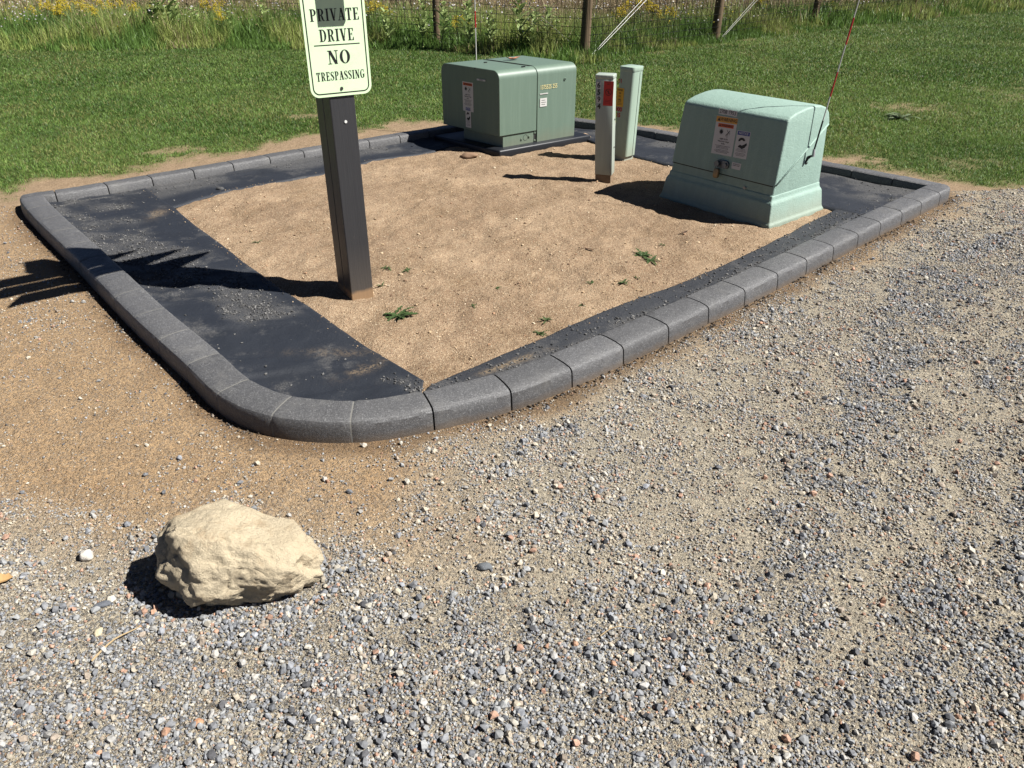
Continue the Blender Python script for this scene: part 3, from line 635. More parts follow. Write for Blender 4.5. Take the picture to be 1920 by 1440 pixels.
# marker whip behind the big cabinet
WROD=simple('rod_white',(.55,.54,.50),.4); RROD=simple('rod_red',(.42,.02,.02),.4)
def rod(p0,p1,root,bands,r=.004):
    p0=Vector(p0);p1=Vector(p1); base=MB().tube([p0,p1],[r*1.1,r*.7],8).build('marker_rod',WROD,root)
    m=MB()
    for a,b in bands: MB().tube([p0.lerp(p1,a),p0.lerp(p1,b)],[r*1.35,r*1.2],8).build('red_band',RROD,base,root=root)
pb=F0+TA*(-.03)+TB2*(DEP+.02)
def zfit(p,py):  # height at which a vertical through p reaches the picture row py
    return min(((abs(float(proj(p.x,p.y,z)[1])-py),z) for z in np.arange(0,3,.004)))[1]
pb=at(896,160,0); pb=F0+TA*.12+TB2*(DEP+.03)
# slide along the back edge until the rod shows at x=893
best=min(((abs(float(proj(*(F0+TA*s+TB2*(DEP+.03)+Z*.7))[0])-893),s) for s in np.arange(-.1,.6,.01)))[1]
pb=F0+TA*best+TB2*(DEP+.03)
z1=zfit(pb,52);z2=zfit(pb,21); 
rod(pb+Z*.3,pb+Z*2.1-TA*.01,tr,[((z1-.3)/1.8,(z2-.3)/1.8),(.78,.9)],.005)

# ---------------------------------------------------------------- pedestals
PG=mat_cabinet('pedestal_green',(.37,.42,.36),(.41,.46,.40),.4)
def text_on(pl,mb,s_,px,py,size,z,sx=1,bold=0):
    x,y=hit(pl,px,py); pl.text(mb,s_,x,y,size,z,sx,bold=bold)
q0=at(1115,342);q1=at(1147,349); A=Vector((.95,-.31,0)).normalized(); Bv=Vector((-A.y,A.x,0)); 
lean=Vector((-.045,0,.999)).normalized()
pd=thing('utility_pedestal',(q0+q1)/2,'narrow pale green post pedestal numbered 6594 with a red sticker, nearer of the two','pedestal')
wd=.130;dp=.105; HP=.775
MB().box(q0+A*.005+Bv*.004-Z*.05,A,Bv,lean,wd-.012,dp-.012,.2).build('stake',simple('stake_brown',(.22,.15,.09),.8,.3,30),pd)
o=q0+lean*.062
MB().box(o,A,Bv,lean,wd,dp,HP-.062-.03).build('housing',PG,pd,bevel=.005,seg=2,smooth='auto')
MB().box(o-A*.003-Bv*.003+lean*(HP-.062-.032),A,Bv,lean,wd+.006,dp+.006,.03).build('cap',PG,pd,bevel=.008,seg=3,smooth='auto')
p1=Plane(o,A,lean)
m=MB()
for k,(ch) in enumerate('6594'):
    cy=160+13.2*k; x,y=hit(p1,1123,cy)
    if k in(0,2): mm=MB(); p1.rect(mm,x,y,.034,.048,.0005,.002); mm.build('number_tile',WLAB,pd)
    p1.text(m,ch,x,y,.05,.0028,.95,bold=.0016)
m.build('house_number',BLACKI,pd)
(xa,ya),(xb,yb)=hit(p1,1133,152),hit(p1,1148.5,199)
m=MB(); p1.rect(m,(xa+xb)/2,(ya+yb)/2,xb-xa,ya-yb,.0005,.002); rs=m.build('red_sticker',REDS,pd)
m=MB(); cx,cy=(xa+xb)/2,(ya+yb)/2+.01; an=np.linspace(0,6.283,25)[:-1]
ringpoly(p1,m,[(cx+.024*math.cos(a),cy+.024*math.sin(a)) for a in an],[(cx+.019*math.cos(a),cy+.019*math.sin(a)) for a in an],.0026)
m.add([p1.p(cx-.017,cy+.011,.0027),p1.p(cx-.013,cy+.015,.0027),p1.p(cx+.017,cy-.011,.0027),p1.p(cx+.013,cy-.015,.0027)],[(0,1,2,3)]); m.add([p1.p(cx-.004,cy-.012,.0024),p1.p(cx+.004,cy-.012,.0024),p1.p(cx+.004,cy+.012,.0024),p1.p(cx-.004,cy+.012,.0024)],[(0,1,2,3)])
lines(p1,m,cx,cy+.065,.04,2,.012,.004,.0026,8); lines(p1,m,cx,cy-.055,.045,3,.01,.003,.0026,9); m.build('sticker_print',simple('dark_red_ink',(.12,.01,.01),.6),rs,root=pd)
pr=Plane(q0+A*wd+lean*.062,Bv,lean)
SCR=simple('screw',(.4,.4,.38),.4,metal=.5)
for h in (.20,.40): MB().tube([pr.p(dp*.5,h,0),pr.p(dp*.5,h,.008)],.006,8).build('side_screw',SCR,pd)
# second pedestal
c2=at(1172,304); n=.143; A2=Vector((.72,-.69,0)).normalized(); B2=Vector((.69,.72,0)).normalized()
lean2=Vector((.022,.0,1)).normalized()
pd2=thing('utility_pedestal',c2,'wider pale green pedestal with yellow sticker and red digits, behind the one numbered 6594','pedestal')
PG2=mat_cabinet('pedestal_pale_green',(.32,.42,.335),(.36,.46,.375),.4)
base2=c2-A2*n+Vector((0,0,0))
MB().box(base2+A2*.01+B2*.01-Z*.05,A2,B2,lean2,n-.03,n-.02,.2).build('stake',PG,pd2)
def rounded_box(o,a,b,up,la,lb,h,r,seg=4):
    pts=rrect(la,lb,r,seg); return MB().prism([o+a*(x+la/2)+b*(y+lb/2) for x,y in pts],up*h)
H2=.70
o2=base2+lean2*.04
rounded_box(o2,A2,B2,lean2,n,n,H2-.04,.028).build('housing',PG2,pd2,smooth='auto')
rounded_box(o2-A2*.003-B2*.003+lean2*(H2-.042),A2,B2,lean2,n+.006,n+.006,.035,.03).build('cap',PG2,pd2,smooth='auto',bevel=.004,seg=2)
m=MB().box(o2+A2*(n+.0005)+B2*(n*.62)+lean2*.0,B2,A2,lean2,.003,.0012,H2-.05); m.build('door_seam',BLACKI,pd2)
p2=Plane(o2,A2,lean2)
m=MB(); 
x,y=hit(p2,1163,152)
REDI=simple('red_stencil',(.42,.015,.02),.5,.1)
p2.text(m,'01',x,y,.045,.0012,1.0,bold=.001); m.build('stencilled_digits',REDI,pd2); m=MB(); x,y=hit(p2,1160,205); p2.text(m,'000',x,y,.045,.0012,1,bold=.002); x,y=hit(p2,1159,216); p2.text(m,'15',x+.0,y,.045,.0012,1,bold=.002); m.build('stencilled_digits',REDI,pd2)
(xa,ya),(xb,yb)=hit(p2,1157,164),hit(p2,1168,201)
m=MB(); p2.rect(m,(xa+xb)/2,(ya+yb)/2,xb-xa,ya-yb,.0005,.002); ys_=m.build('yellow_sticker',YS,pd2)
m=MB(); 
for k,tx in enumerate(('WARNING','FIBER','OPTIC','CABLE')): p2.text(m,tx,(xa+xb)/2,ya-.016-.024*k,.018,.0026,.55,bold=.0004)
lines(p2,m,(xa+xb)/2,yb+.05,(xb-xa)*.7,4,.011,.0035,.0026,3); m.build('lettering',BLACKI,ys_,root=pd2)

# ---------------------------------------------------------------- textured green enclosure
EG=mat_cabinet('moulded_green',(.255,.375,.315),(.29,.41,.35),.62,.0032,120)
E0=at(1442,432); EU=Vector((math.cos(R(39.5)),math.sin(R(39.5)),0)); EV=Vector((-EU.y,EU.x,0)); EW=.935; ED=.645
en=thing('utility_enclosure',E0+EU*ED/2+EV*EW/2,'squat mint green moulded enclosure with warning labels, sloping front and a striped marker whip','enclosure')
def ep(U,V,z): return E0+EU*U+EV*V+Z*z
def lvl(levels,name,bev=.012,parent=en):
    m=MB(); vs=[];fs=[]
    for (z,a,b,c,d) in levels: vs+=[ep(a,c,z),ep(b,c,z),ep(b,EW-d,z),ep(a,EW-d,z)]
    for k in range(len(levels)-1):
        for j in range(4): fs.append((k*4+j,k*4+(j+1)%4,k*4+4+(j+1)%4,k*4+4+j))
    fs+=[(3,2,1,0),tuple((len(levels)-1)*4+j for j in range(4))]; m.add(vs,fs)
    return m.build(name,EG,parent,bevel=bev,seg=3,smooth='auto')
lvl([(-.04,.006,ED-.006,.006,.010),(.022,.006,ED-.006,.006,.010),(.036,.017,ED-.017,.017,.020),(.150,.032,ED-.032,.032,.035),(.170,.046,ED-.046,.045,.047),(.2,.050,ED-.05,.048,.05)],'base_skirt',.010)
PRO=[(.052,.165),(.098,.642),(.118,.660),(.19,.681),(.29,.696),(.38,.700),(.45,.694),(.51,.675),(.550,.640),(.572,.590),(.600,.165)]
def hoodmesh(grow=0):
    m=MB();L=[];Rr=[]
    for U,z in PRO:
        ins=.052+(z-.165)*.075+ (.018 if .60<z<.69 else 0)*0
        cu=.33; Ug=U+(U-cu)/.27*grow; zg=z+(grow if z>.62 else 0)
        Rr.append(ep(Ug,.050+(z-.165)*.022-grow,zg)); L.append(ep(Ug,EW-ins+grow,zg))
    n_=len(PRO); m.add(Rr+L,[tuple(range(n_)),tuple(range(2*n_-1,n_-1,-1))]+[(i,i+n_,(i+1)%n_+n_,(i+1)%n_) for i in range(n_)]); return m
body=hoodmesh(0).build('body',EG,en,bevel=.014,seg=4,smooth='auto')
lid=hoodmesh(.007).build('lid',EG,en,bevel=.016,seg=4,smooth='auto')
bm=bmesh.new(); bm.from_mesh(lid.data); a=ep(.058,.4,.262)-Vector(en.location); b=ep(.575,.4,.585)-Vector(en.location); nrm=EV.cross((b-a).normalized())
if nrm.z<0: nrm=-nrm
bmesh.ops.bisect_plane(bm,geom=bm.verts[:]+bm.edges[:]+bm.faces[:],plane_co=a,plane_no=nrm,clear_inner=True)
bm.to_mesh(lid.data); bm.free()
# ridge along the lid edge on the sunlit side, dark gap on the front
fr=Plane(ep(.052,EW/2,.165),-EV,(ep(.098,EW/2,.640)-ep(.052,EW/2,.165)))
MB().tube([ep(.062,.044,.264),ep(.30,.047,.412),ep(.562,.051,.575)],.0060,6).build('lid_ridge',EG,en,smooth=True)
m=MB(); m.box(ep(.0585,.062,.252)-EU*.0015,EV,EU,Z,EW-.124,.004,.010); m.build('lid_gap',BLACKI,en)
fr=Plane(fr.p(0,0,.0074),fr.u,fr.v)
(x0,y0),(x1,y1)=hit(fr,1341,207.5),hit(fr,1376,293.5)
cx,cy=hit(fr,1359,256); cw=.135; chh=.285
(xa,ya)=hit(fr,1365,211); 
tl=hit(fr,1344.5,216); bl=hit(fr,1333.5,287.5); br=hit(fr,1372,293); trr=hit(fr,1384,222)
lw=(math.dist(bl,br)+math.dist(tl,trr))/2; lh=(math.dist(tl,bl)+math.dist(trr,br))/2; tl_=math.atan2(trr[1]-tl[1],trr[0]-tl[0])
warning_label(fr,sum(p[0] for p in(tl,bl,br,trr))/4,sum(p[1] for p in(tl,bl,br,trr))/4,lw,lh,en,tl_)
tl=hit(fr,1383.5,244);trr=hit(fr,1408.5,248);bl=hit(fr,1374,294.5);br=hit(fr,1399,299)
lw=(math.dist(bl,br)+math.dist(tl,trr))/2; lh=(math.dist(tl,bl)+math.dist(trr,br))/2; tl_=math.atan2(trr[1]-tl[1],trr[0]-tl[0])
notice_label(fr,sum(p[0] for p in(tl,bl,br,trr))/4,sum(p[1] for p in(tl,bl,br,trr))/4,lw,lh,en,tl_)
x,y=hit(fr,1365,211); m=MB(); fr.rect(m,x,y,.142,.034,0,.0012); o=m.build('number_tag',WLAB,en); m=MB(); fr.text(m,'2708 1953',x,y,.032,.002,.95,bold=.0005); m.build('lettering',GREYI,o,root=en)
x,y=hit(fr,1380.5,311.5); m=MB(); fr.rect(m,x,y,.07,.042,-.001,.0012); o=m.build('property_tag',WLAB,en); m=MB(); lines(fr,m,x,y+.011,.055,2,.009,.004,.0017,6); m.build('lettering',GREYI,o,root=en)
x,y=hit(fr,1396,352.5); m=MB(); fr.poly(m,[(x+.011*math.cos(a),y+.009*math.sin(a)) for a in np.linspace(0,6.283,12)[:-1]],-.02,.004); 
m.build('paint_chip',simple('paint_chip',(.45,.42,.35),.7),en)
STL=simple('latch_steel',(.16,.17,.17),.35,.2,40,metal=.7); BRS=simple('padlock_brass',(.30,.22,.12),.45,.25,60,metal=.6)
x,y=hit(fr,1349,306); x2,_=hit(fr,1364,308)
m=MB(); fr.poly(m,[(a+ (x+x2)/2,b+y) for a,b in rrect(abs(x2-x)+.035,.05,.024)],-.005,.014); lt=m.build('latch',STL,en,bevel=.002)
m=MB(); m.tube([fr.p(x,y,.012),fr.p(x,y,.035)],.018,14); m.build('latch_barrel',STL,lt,root=en,smooth='auto')
m=MB(); m.tube([fr.p(x2-.006,y,.012),fr.p(x2-.006,y,.022)],.012,12); m.build('latch_bolt',STL,lt,root=en,smooth='auto')
xp,yp=hit(fr,1348.5,329); 
m=MB(); m.tube([fr.p(x+.006+.014*math.cos(a),y-.028+(.03*math.sin(a) if math.sin(a)>0 else 0)-(.03 if math.sin(a)<=0 else 0)*0,.026) for a in np.linspace(0,math.pi,9)],.0035,6); m.build('padlock_shackle',STL,en)
m=MB(); fr.poly(m,[(a+x+.006,b+y-.062) for a,b in rrect(.038,.062,.014)],.012,.034); m.build('padlock',BRS,en,bevel=.003,seg=2,smooth='auto')
# striped marker whip on a bracket at the sunlit side
sd_=Plane(ep(.1,.052,.165),EU,Z+EV*.075)
bx,by=hit(sd_,1510,296); 
bp=sd_.p(bx,by,.0)
DK=simple('dark_bracket',(.02,.02,.02),.5,.2,30,metal=.4)
sd2=Plane(bp,sd_.u,sd_.v)
rx,ry=hit(Plane(sd2.p(0,0,.055),sd_.u,sd_.v),1526,283)
r0=sd2.p(rx,ry,.055)
m=MB(); m.tube([sd2.p(-.012,-.035,.004),sd2.p(0,.0,.012),sd2.p(.01,.012,.03),r0-sd2.v*.03],[.010,.014,.008,.006],8); br_=m.build('marker_bracket',DK,en,smooth='auto')
m=MB(); m.tube([sd2.p(0,-.02,-.002),sd2.p(0,-.02,.012)],.022,10); m.build('bracket_plate',DK,br_,root=en)
m=MB(); m.tube([r0-sd2.v*.035+sd2.u*.0,r0+sd2.v*.01],[.010,.008],10); m.build('rod_socket',simple('socket_grey',(.35,.35,.36),.4),br_,root=en)
# rod direction: through (1612,0) of the photo at the bracket's distance
c=Vector((0,0,CAMH)); kp=0
r1=None
for hgt in np.arange(.6,2.6,.01):
    t_=r0+Vector((0,0,hgt)); 
    # keep it in the plane that faces the camera through the socket
    px_,py_,_k=proj(t_.x,t_.y,t_.z)
    if py_<=-160: 
        # shift along x so that it lines up with the photograph's slope
        want=1529+ (283-py_)*(1612-1529)/283.0; t_.x+=(want-px_)*_k/FPX; r1=t_; break
def frac(py):  # parameter along the rod at a picture row
    return min(((abs(float(proj(*(r0.lerp(r1,s)))[1])-py),s) for s in np.arange(0,1,.004)))[1]
rod(r0,r1,en,[(frac(181),frac(136)),(frac(83),frac(33))],.0042)
MB().tube([r0,r0.lerp(r1,frac(226))],.0056,8).build('rod_dark_part',DK,en)  # darker tube drawn over the lower part of the rod


# ---------------------------------------------------------------- stones
def vcol_mat(name,rough=.85,var=True,trans=0,spec=.2):
    n=N(name,rough,spec); c=n.attr('col'); 
    if var: c=n.mix(.5,c,n.ramp(n.noise(140,4,.7),[(.3,.25),(.7,.85)]),'OVERLAY')
    n.color(c); c=n.final
    if trans:
        t=n.nd('ShaderNodeBsdfTranslucent'); n.L(c,t.inputs[0]); mx=n.nd('ShaderNodeMixShader'); mx.inputs[0].default_value=trans
        out=[k for k in n.t.nodes if k.type=='OUTPUT_MATERIAL'][0]; n.L(n.b.outputs[0],mx.inputs[1]); n.L(t.outputs[0],mx.inputs[2]); n.L(mx.outputs[0],out.inputs[0])
    return n.m
STONE=vcol_mat('crushed_stone')
PAL=np.array([(.21,.215,.225),(.28,.285,.285),(.15,.155,.165),(.34,.33,.31),(.42,.37,.29),(.42,.39,.33),(.30,.25,.20),(.40,.25,.18),(.40,.24,.16),(.40,.38,.34),(.09,.09,.095),(.25,.26,.28)])
PW_GREY=np.array([.20,.18,.13,.14,.06,.05,.05,.03,.012,.04,.05,.11]);PW_SAND=np.array([.08,.08,.05,.12,.26,.12,.18,.06,.015,.02,.01,.03])
def ico():
    t=(1+5**.5)/2; v=np.array([(-1,t,0),(1,t,0),(-1,-t,0),(1,-t,0),(0,-1,t),(0,1,t),(0,-1,-t),(0,1,-t),(t,0,-1),(t,0,1),(-t,0,-1),(-t,0,1)],float)
    f=np.array([(0,11,5),(0,5,1),(0,1,7),(0,7,10),(0,10,11),(1,5,9),(5,11,4),(11,10,2),(10,7,6),(7,1,8),(3,9,4),(3,4,2),(3,2,6),(3,6,8),(3,8,9),(4,9,5),(2,4,11),(6,2,10),(8,6,7),(9,8,1)])
    return v/np.hypot(1,t),f
def octa():
    return np.array([(1,0,0),(-1,0,0),(0,1,0),(0,-1,0),(0,0,1),(0,0,-1)],float),np.array([(0,2,4),(2,1,4),(1,3,4),(3,0,4),(2,0,5),(1,2,5),(3,1,5),(0,3,5)])
def stones(name,x,y,z,size,wts,big=True,label=None,bright=1.0,flat=.6,mat=None,cols=None,sink=.25):
    n=len(x); bv,f=(ico() if big else octa()); nv=len(bv); K=24
    var=[]
    for k in range(K):
        v=bv*rng.uniform(.72,1.15,(nv,1))+rng.normal(0,.13,(nv,3)); v*=np.array([1,rng.uniform(.6,.95),rng.uniform(flat*.75,flat*1.15)]); var.append(v)
    var=np.array(var); k=rng.integers(0,K,n); V=var[k]*(size[:,None,None]*.5)
    a=rng.uniform(0,6.283,n);ti=rng.normal(0,.25,n);tj=rng.normal(0,.25,n)
    X,Y,Zz=V[...,0],V[...,1],V[...,2]
    Y,Zz=Y*np.cos(ti)[:,None]-Zz*np.sin(ti)[:,None],Y*np.sin(ti)[:,None]+Zz*np.cos(ti)[:,None]
    X,Zz=X*np.cos(tj)[:,None]-Zz*np.sin(tj)[:,None],X*np.sin(tj)[:,None]+Zz*np.cos(tj)[:,None]
    X,Y=X*np.cos(a)[:,None]-Y*np.sin(a)[:,None],X*np.sin(a)[:,None]+Y*np.cos(a)[:,None]
    W=np.stack([X+x[:,None],Y+y[:,None],Zz+(z+size*flat*(.5-sink))[:,None]],2).reshape(-1,3)
    F=(f[None]+(np.arange(n)*nv)[:,None,None]).reshape(-1,3)
    if cols is None:
        p=PAL; w_=wts if wts.ndim==2 else np.tile(wts,(n,1)); cw=np.cumsum(w_,1);cw/=cw[:,-1:]; ci=(rng.random(n)[:,None]>cw).sum(1); cols=p[np.clip(ci,0,len(p)-1)]
    cols=cols*rng.uniform(.75,1.25,(n,1))*bright
    me=npmesh(name,W,F,col=np.repeat(np.clip(cols,0,.9),nv,0)); o=linkmesh(name,me,mat or STONE); tag(o,label,kind='stuff'); return o
def inview(x,y,z=0,mx=330,top=-400,bot=1700):
    px,py,k=proj(x,y,z); return (px>-mx)&(px<1920+mx)&(py>top)&(py<bot)&(k>.2)
def scatter(n,x0,x1,y0,y1): return rng.uniform(x0,x1,n),rng.uniform(y0,y1,n)
def gravel(name,per,smin,smax,ymax,base,power,big,label):
    x0,x1,y0,y1=-5.2,6.5,.62,ymax; n=int(per*(x1-x0)*(y1-y0)); x,y=scatter(n,x0,x1,y0,y1); k=inview(x,y); x,y=x[k],y[k]
    keep=~inpoly(x,y,LAWN_FAT)&~inpoly(x,y,curb_poly); x,y=x[keep],y[keep]
    d=segdist(x,y,curb_poly); x,y=x[d>.008],y[d>.008]
    sand,g,_=masks(x,y); dens=base*(1-.92*sand)+(1-base)*np.clip(g,0,1.3)*(1-.5*sand); cl=fbm(x,y,14,91,2); dens*=.35+1.3*sstep(.3,.65,cl); dens*=.55+.75*sstep(.35,.6,fbm(x,y,2.6,93,3))
    q=rng.random(len(x))<dens; x,y,sand,g=x[q],y[q],sand[q],g[q]
    sz=smin+(smax-smin)*rng.random(len(x))**power; wt=PW_SAND*(1-np.clip(g,0,1))[:,None]+PW_GREY*np.clip(g,0,1)[:,None]
    wt=wt*(1-sand[:,None])+(PW_SAND*.75+PW_GREY*.25)*sand[:,None]
    return stones(name,x,y,ground_z(x,y),sz,wt,big,label,sink=.18,bright=1.02,flat=.75)
gravel('gravel',3000,.011,.028,6.4,.16,3.6,True,'loose crushed stone of mixed greys lying on the driveway')
gravel('gravel',15000,.0055,.012,6.4,.45,1.3,True,'smaller grey and tan stone chips scattered over the driveway')
gravel('grit',26000,.003,.0065,4.3,.75,1.2,False,'fine tan and grey grit lying on the driveway dirt')
# grit on the sand in the bed
FABP=[[(float(a),float(b)) for a,b in zip(f[1][0][::7],f[1][1][::7])] for f in (fL,)]
SAND_POLY=[(-2.27,5.10),(-2.0,4.75),(-1.55,4.17),(-1.1,3.62),(-.7,3.15),(-.345,2.76),(.061,3.13),(.507,3.53),(.985,3.92),(1.504,4.42),(1.85,4.85),(1.95,5.35),(1.6,5.9),(1.284,6.34),(1.0,6.64),(.78,7.0),(.45,7.4),(-.1,7.12),(-.5,6.97),(-.82,6.72),(-1.15,6.48),(-1.468,6.09),(-1.707,5.87),(-2.089,5.54)]
def bed_grit(name,n,smin,smax,label,pw=2,big=False):
    x,y=scatter(n,-2.4,2.0,2.7,7.4); k=inpoly(x,y,SAND_POLY)&(rng.random(n)<.25+.9*sstep(.35,.65,fbm(x,y,4,95))); x,y=x[k],y[k]
    k2=rng.random(len(x))<np.clip((4.2/np.maximum(y,2))**1.6,0,1); x,y=x[k2],y[k2]
    cols=np.array([(.38,.275,.17),(.50,.38,.25),(.24,.155,.10),(.18,.11,.07),(.64,.53,.38),(.38,.23,.14)])[rng.choice(6,len(x),p=[.34,.22,.2,.09,.08,.07])]
    stones(name,x,y,bed_z(x,y),smin+(smax-smin)*rng.random(len(x))**pw,PW_SAND,big,label,cols=cols)
bed_grit('sand_grit',62000,.004,.010,'coarse tan sand grains lying in the bed',1.6)
bed_grit('sand_crumbs',2600,.010,.022,'small brown soil crumbs lying in the bed',2.5,True)
# concrete crumbs on the fabric and at the foot of the curb
CR=np.array([(.12,.118,.115),(.07,.07,.072),(.16,.156,.15)])
def crumbs(fobj,fn,n,seed,label):
    xs_,ys_,zs_=fobj[1]; i=rng.integers(0,len(xs_),n); x,y,z=xs_[i],ys_[i],zs_[i]; M_=fn[1]
    T=np.tile(np.linspace(0,1,fn[1]+1),len(xs_)//(fn[1]+1))[i]
    d=fn[0](x,y,T)[0]; k=rng.random(n)<np.clip(d,0,1)**1.5*.95*sstep(.30,.6,fbm(x,y,22,99))+.006; x,y,z=x[k],y[k],z[k]
    x=x+rng.normal(0,.006,len(x));y=y+rng.normal(0,.006,len(x)); sz=.0022+.015*rng.random(len(x))**7
    stones('concrete_crumbs',x,y,z,sz,PW_GREY,True,label,cols=CR[rng.integers(0,3,len(x))],sink=.15)
crumbs(fL,(dL,60),90000,1,'grey concrete crumbs strewn on the wide left fabric strip')
crumbs(fE,(dE,36),45000,2,'grey concrete crumbs in a line along the front right fabric strip')
crumbs(fN,(dN,36),7000,3,'grey concrete crumbs on the back left fabric strip')
crumbs(fR,(dN,36),7000,4,'dark crumbs on the fabric strip behind the green cabinets')
def spill(fobj,M_,n,label):
    xs_,ys_,zs_=fobj[1]; T=np.tile(np.linspace(0,1,M_+1),len(xs_)//(M_+1)); idx=np.where(T>.90)[0]; i=rng.choice(idx,n); x=xs_[i]+rng.normal(0,.012,n); y=ys_[i]+rng.normal(0,.012,n); z=zs_[i]
    k=(fbm(x,y,7,131)>.52)&inpoly(x,y,MIDP_IN); k&=rng.random(n)<np.clip((T[i]-.90)/.1,0,1)**1.5; x,y,z=x[k],y[k],z[k]
    c=np.array([(.40,.29,.18),(.50,.38,.25),(.27,.18,.11)])[rng.integers(0,3,len(x))]; stones('sand_spill',x,y,z,.003+.008*rng.random(len(x))**2,PW_SAND,True,label,cols=c,sink=.15)
spill(fL,60,700,'sand grains on the edge of the wide left fabric'); spill(fE,36,1800,'sand spilled over the edge of the front right fabric'); spill(fN,36,700,'sand spilled over the edge of the back left fabric')
n=5200; i=rng.integers(0,NR,n); off=-np.abs(rng.normal(0,.022,n))-.002; dd=(INN[i]-ring[i])/CW; px_=ring[i]+dd*off[:,None]; k=(px_[:,1]<5.5)&(fbm(px_[:,0],px_[:,1],2.5,97)>.42); px_=px_[k]
stones('spilled_mortar',px_[:,0],px_[:,1],ground_z(px_[:,0],px_[:,1])+.002,.004+.012*rng.random(len(px_))**2.5,PW_GREY,True,'dark damp crumbs along the foot of the curb',cols=np.array([(.05,.047,.045),(.09,.07,.05),(.12,.08,.05)])[rng.integers(0,3,len(px_))])

# ---------------------------------------------------------------- the boulder
def boulder():
    bm=bmesh.new(); bmesh.ops.create_icosphere(bm,subdivisions=6,radius=1)
    planes=[((.08,.16,1),.63),((-.22,.1,1),.66),((.60,.1,.75),.93),((-.80,-.1,.55),.86),((-1,-.15,-.25),.88),((-.30,-.80,.50),.80),((.35,-.85,.38),.74),((.1,-.70,-.72),.68),((1,-.25,.05),.97),((.85,.5,.35),.92),((0,.9,.4),.85),((-.55,-.75,-.3),.86),((0,0,-1),.70),((-.45,.25,.87),.82),((.68,-.62,.30),.90),((.8,-.3,-.55),.80)]
    pl=[(Vector(a).normalized(),b) for a,b in planes]
    rb=random.Random(12)
    for k in range(70):
        q=Vector((rb.gauss(0,1),rb.gauss(0,1)-.4,rb.gauss(0,1))).normalized(); pl.append((q,rb.uniform(.82,.99)-(.04 if q.y<-.3 else 0)))
    for v in bm.verts:
        d=v.co.normalized(); r=1.15
        for n_,b in pl:
            q=d.dot(n_)
            if q>.05: r=min(r,b/q)
        p=d*r
        f=mnoise.fractal(p*1.7+Vector((3,1,5)),1.0,2.0,3)*.07
        rd=1-abs(mnoise.noise(p*2.3+Vector((9,2,4))))*2
        f+=-.12*max(rd-.6,0)*(1.0 if p.z<.42 else .2)
        rough=(1.0 if (p.y<-.1 or p.z<.3) else .35)
        f+=mnoise.fractal(p*5,.9,2.1,4)*.040*rough+mnoise.fractal(p*17,.8,2.0,4)*.018*rough
        pw=p+Vector((mnoise.noise(p*2),mnoise.noise(p*2+Vector((5,0,0))),mnoise.noise(p*2+Vector((0,7,0)))))*.25
        vd=mnoise.voronoi(Vector((pw.x*1.6,pw.y*1.6,pw.z*2.6)))[0]; f+=(vd[0]-.35)*.07*rough-.035*math.exp(-(vd[1]-vd[0])/.035)*rough
        # overhanging ledge across the front
        le=math.sin((p.z+.05-.28*p.x)*5.2+1.4*mnoise.noise(p*1.5)); f+=.035*le*(1 if (p.y<0 and p.z<.45) else .15)
        hol=lambda q,w_: math.exp(-((p-Vector(q)).length/w_)**2)
        f+=-.13*hol((.35,-.75,-.12),.26)-.10*hol((-.75,-.40,.30),.18)
        v.co=d*(r+f)
        v.co=Vector((v.co.x*.250,v.co.y*.170*(1-.08*d.x),v.co.z*.190*(1-.25*v.co.x)))
    Rm=Matrix.Rotation(R(-8),4,'Z')@Matrix.Rotation(R(4),4,'Y')
    for v in bm.verts: v.co=Rm@v.co
    me=bpy.data.meshes.new('boulder'); bm.to_mesh(me); bm.free(); me.polygons.foreach_set('use_smooth',[True]*len(me.polygons))
    n=N('boulder_stone',.85,.25)
    b=n.mix(n.noise(7,6,.65),(.47,.38,.25),(.72,.62,.445)); b=n.mix(n.math('MULTIPLY',n.ramp(n.noise(11,7,.75),[(.52,0.0),(.68,1.0)]),.65),b,(.36,.25,.14)); b=n.mix(n.math('MULTIPLY',n.ramp(n.noise(90,4),[(.55,0.0),(.7,1.0)]),.35),b,(.30,.24,.17))
    n.color(b); n.bump(n.math('ADD',n.math('MULTIPLY',n.noise(24,8,.75),2.5),n.noise(130,5,.75)),.006,1.0)
    o=linkmesh('boulder',me,n.m); o.location=(-.775,1.63,.083); return tag(o,'cream coloured angular boulder lying on the gravel in the foreground','boulder')
boulder()
def pebble(name,px,py,L,W,H,col,label,seed,cat='stone',yaw=0):
    bm=bmesh.new(); bmesh.ops.create_icosphere(bm,subdivisions=3,radius=1); r=random.Random(seed)
    for v in bm.verts:
        p=v.co.copy(); v.co*=1+.28*mnoise.noise(p*1.3+Vector((seed,0,0)))+.06*mnoise.noise(p*4+Vector((seed,3,0)))
        v.co=Vector((v.co.x*L/2,v.co.y*W/2,v.co.z*H/2))
    bmesh.ops.rotate(bm,verts=bm.verts,matrix=Matrix.Rotation(yaw,3,'Z'))
    me=bpy.data.meshes.new(name); bm.to_mesh(me); bm.free(); me.polygons.foreach_set('use_smooth',[True]*len(me.polygons))
    o=linkmesh(name,me,simple(name+'_stone',col,.85,.25,60,.003)); c=at(px,py,0); gz=float((bed_z if inpoly([c.x],[c.y],inner_poly)[0] else ground_z)(np.array([c.x]),np.array([c.y]))[0]); o.location=(c.x,c.y,gz+H*.32); return tag(o,label,cat)
aa=rng.uniform(0,6.283,900); rr_=1+np.abs(rng.normal(0,.16,900)); bx=-.775+.235*rr_*np.cos(aa); by=1.63+.125*rr_*np.sin(aa)-.02
stones('gravel',bx,by,ground_z(bx,by)+.001,.005+.016*rng.random(900)**2.5,PW_GREY,True,'stone chips banked around the foot of the boulder',flat=.75)
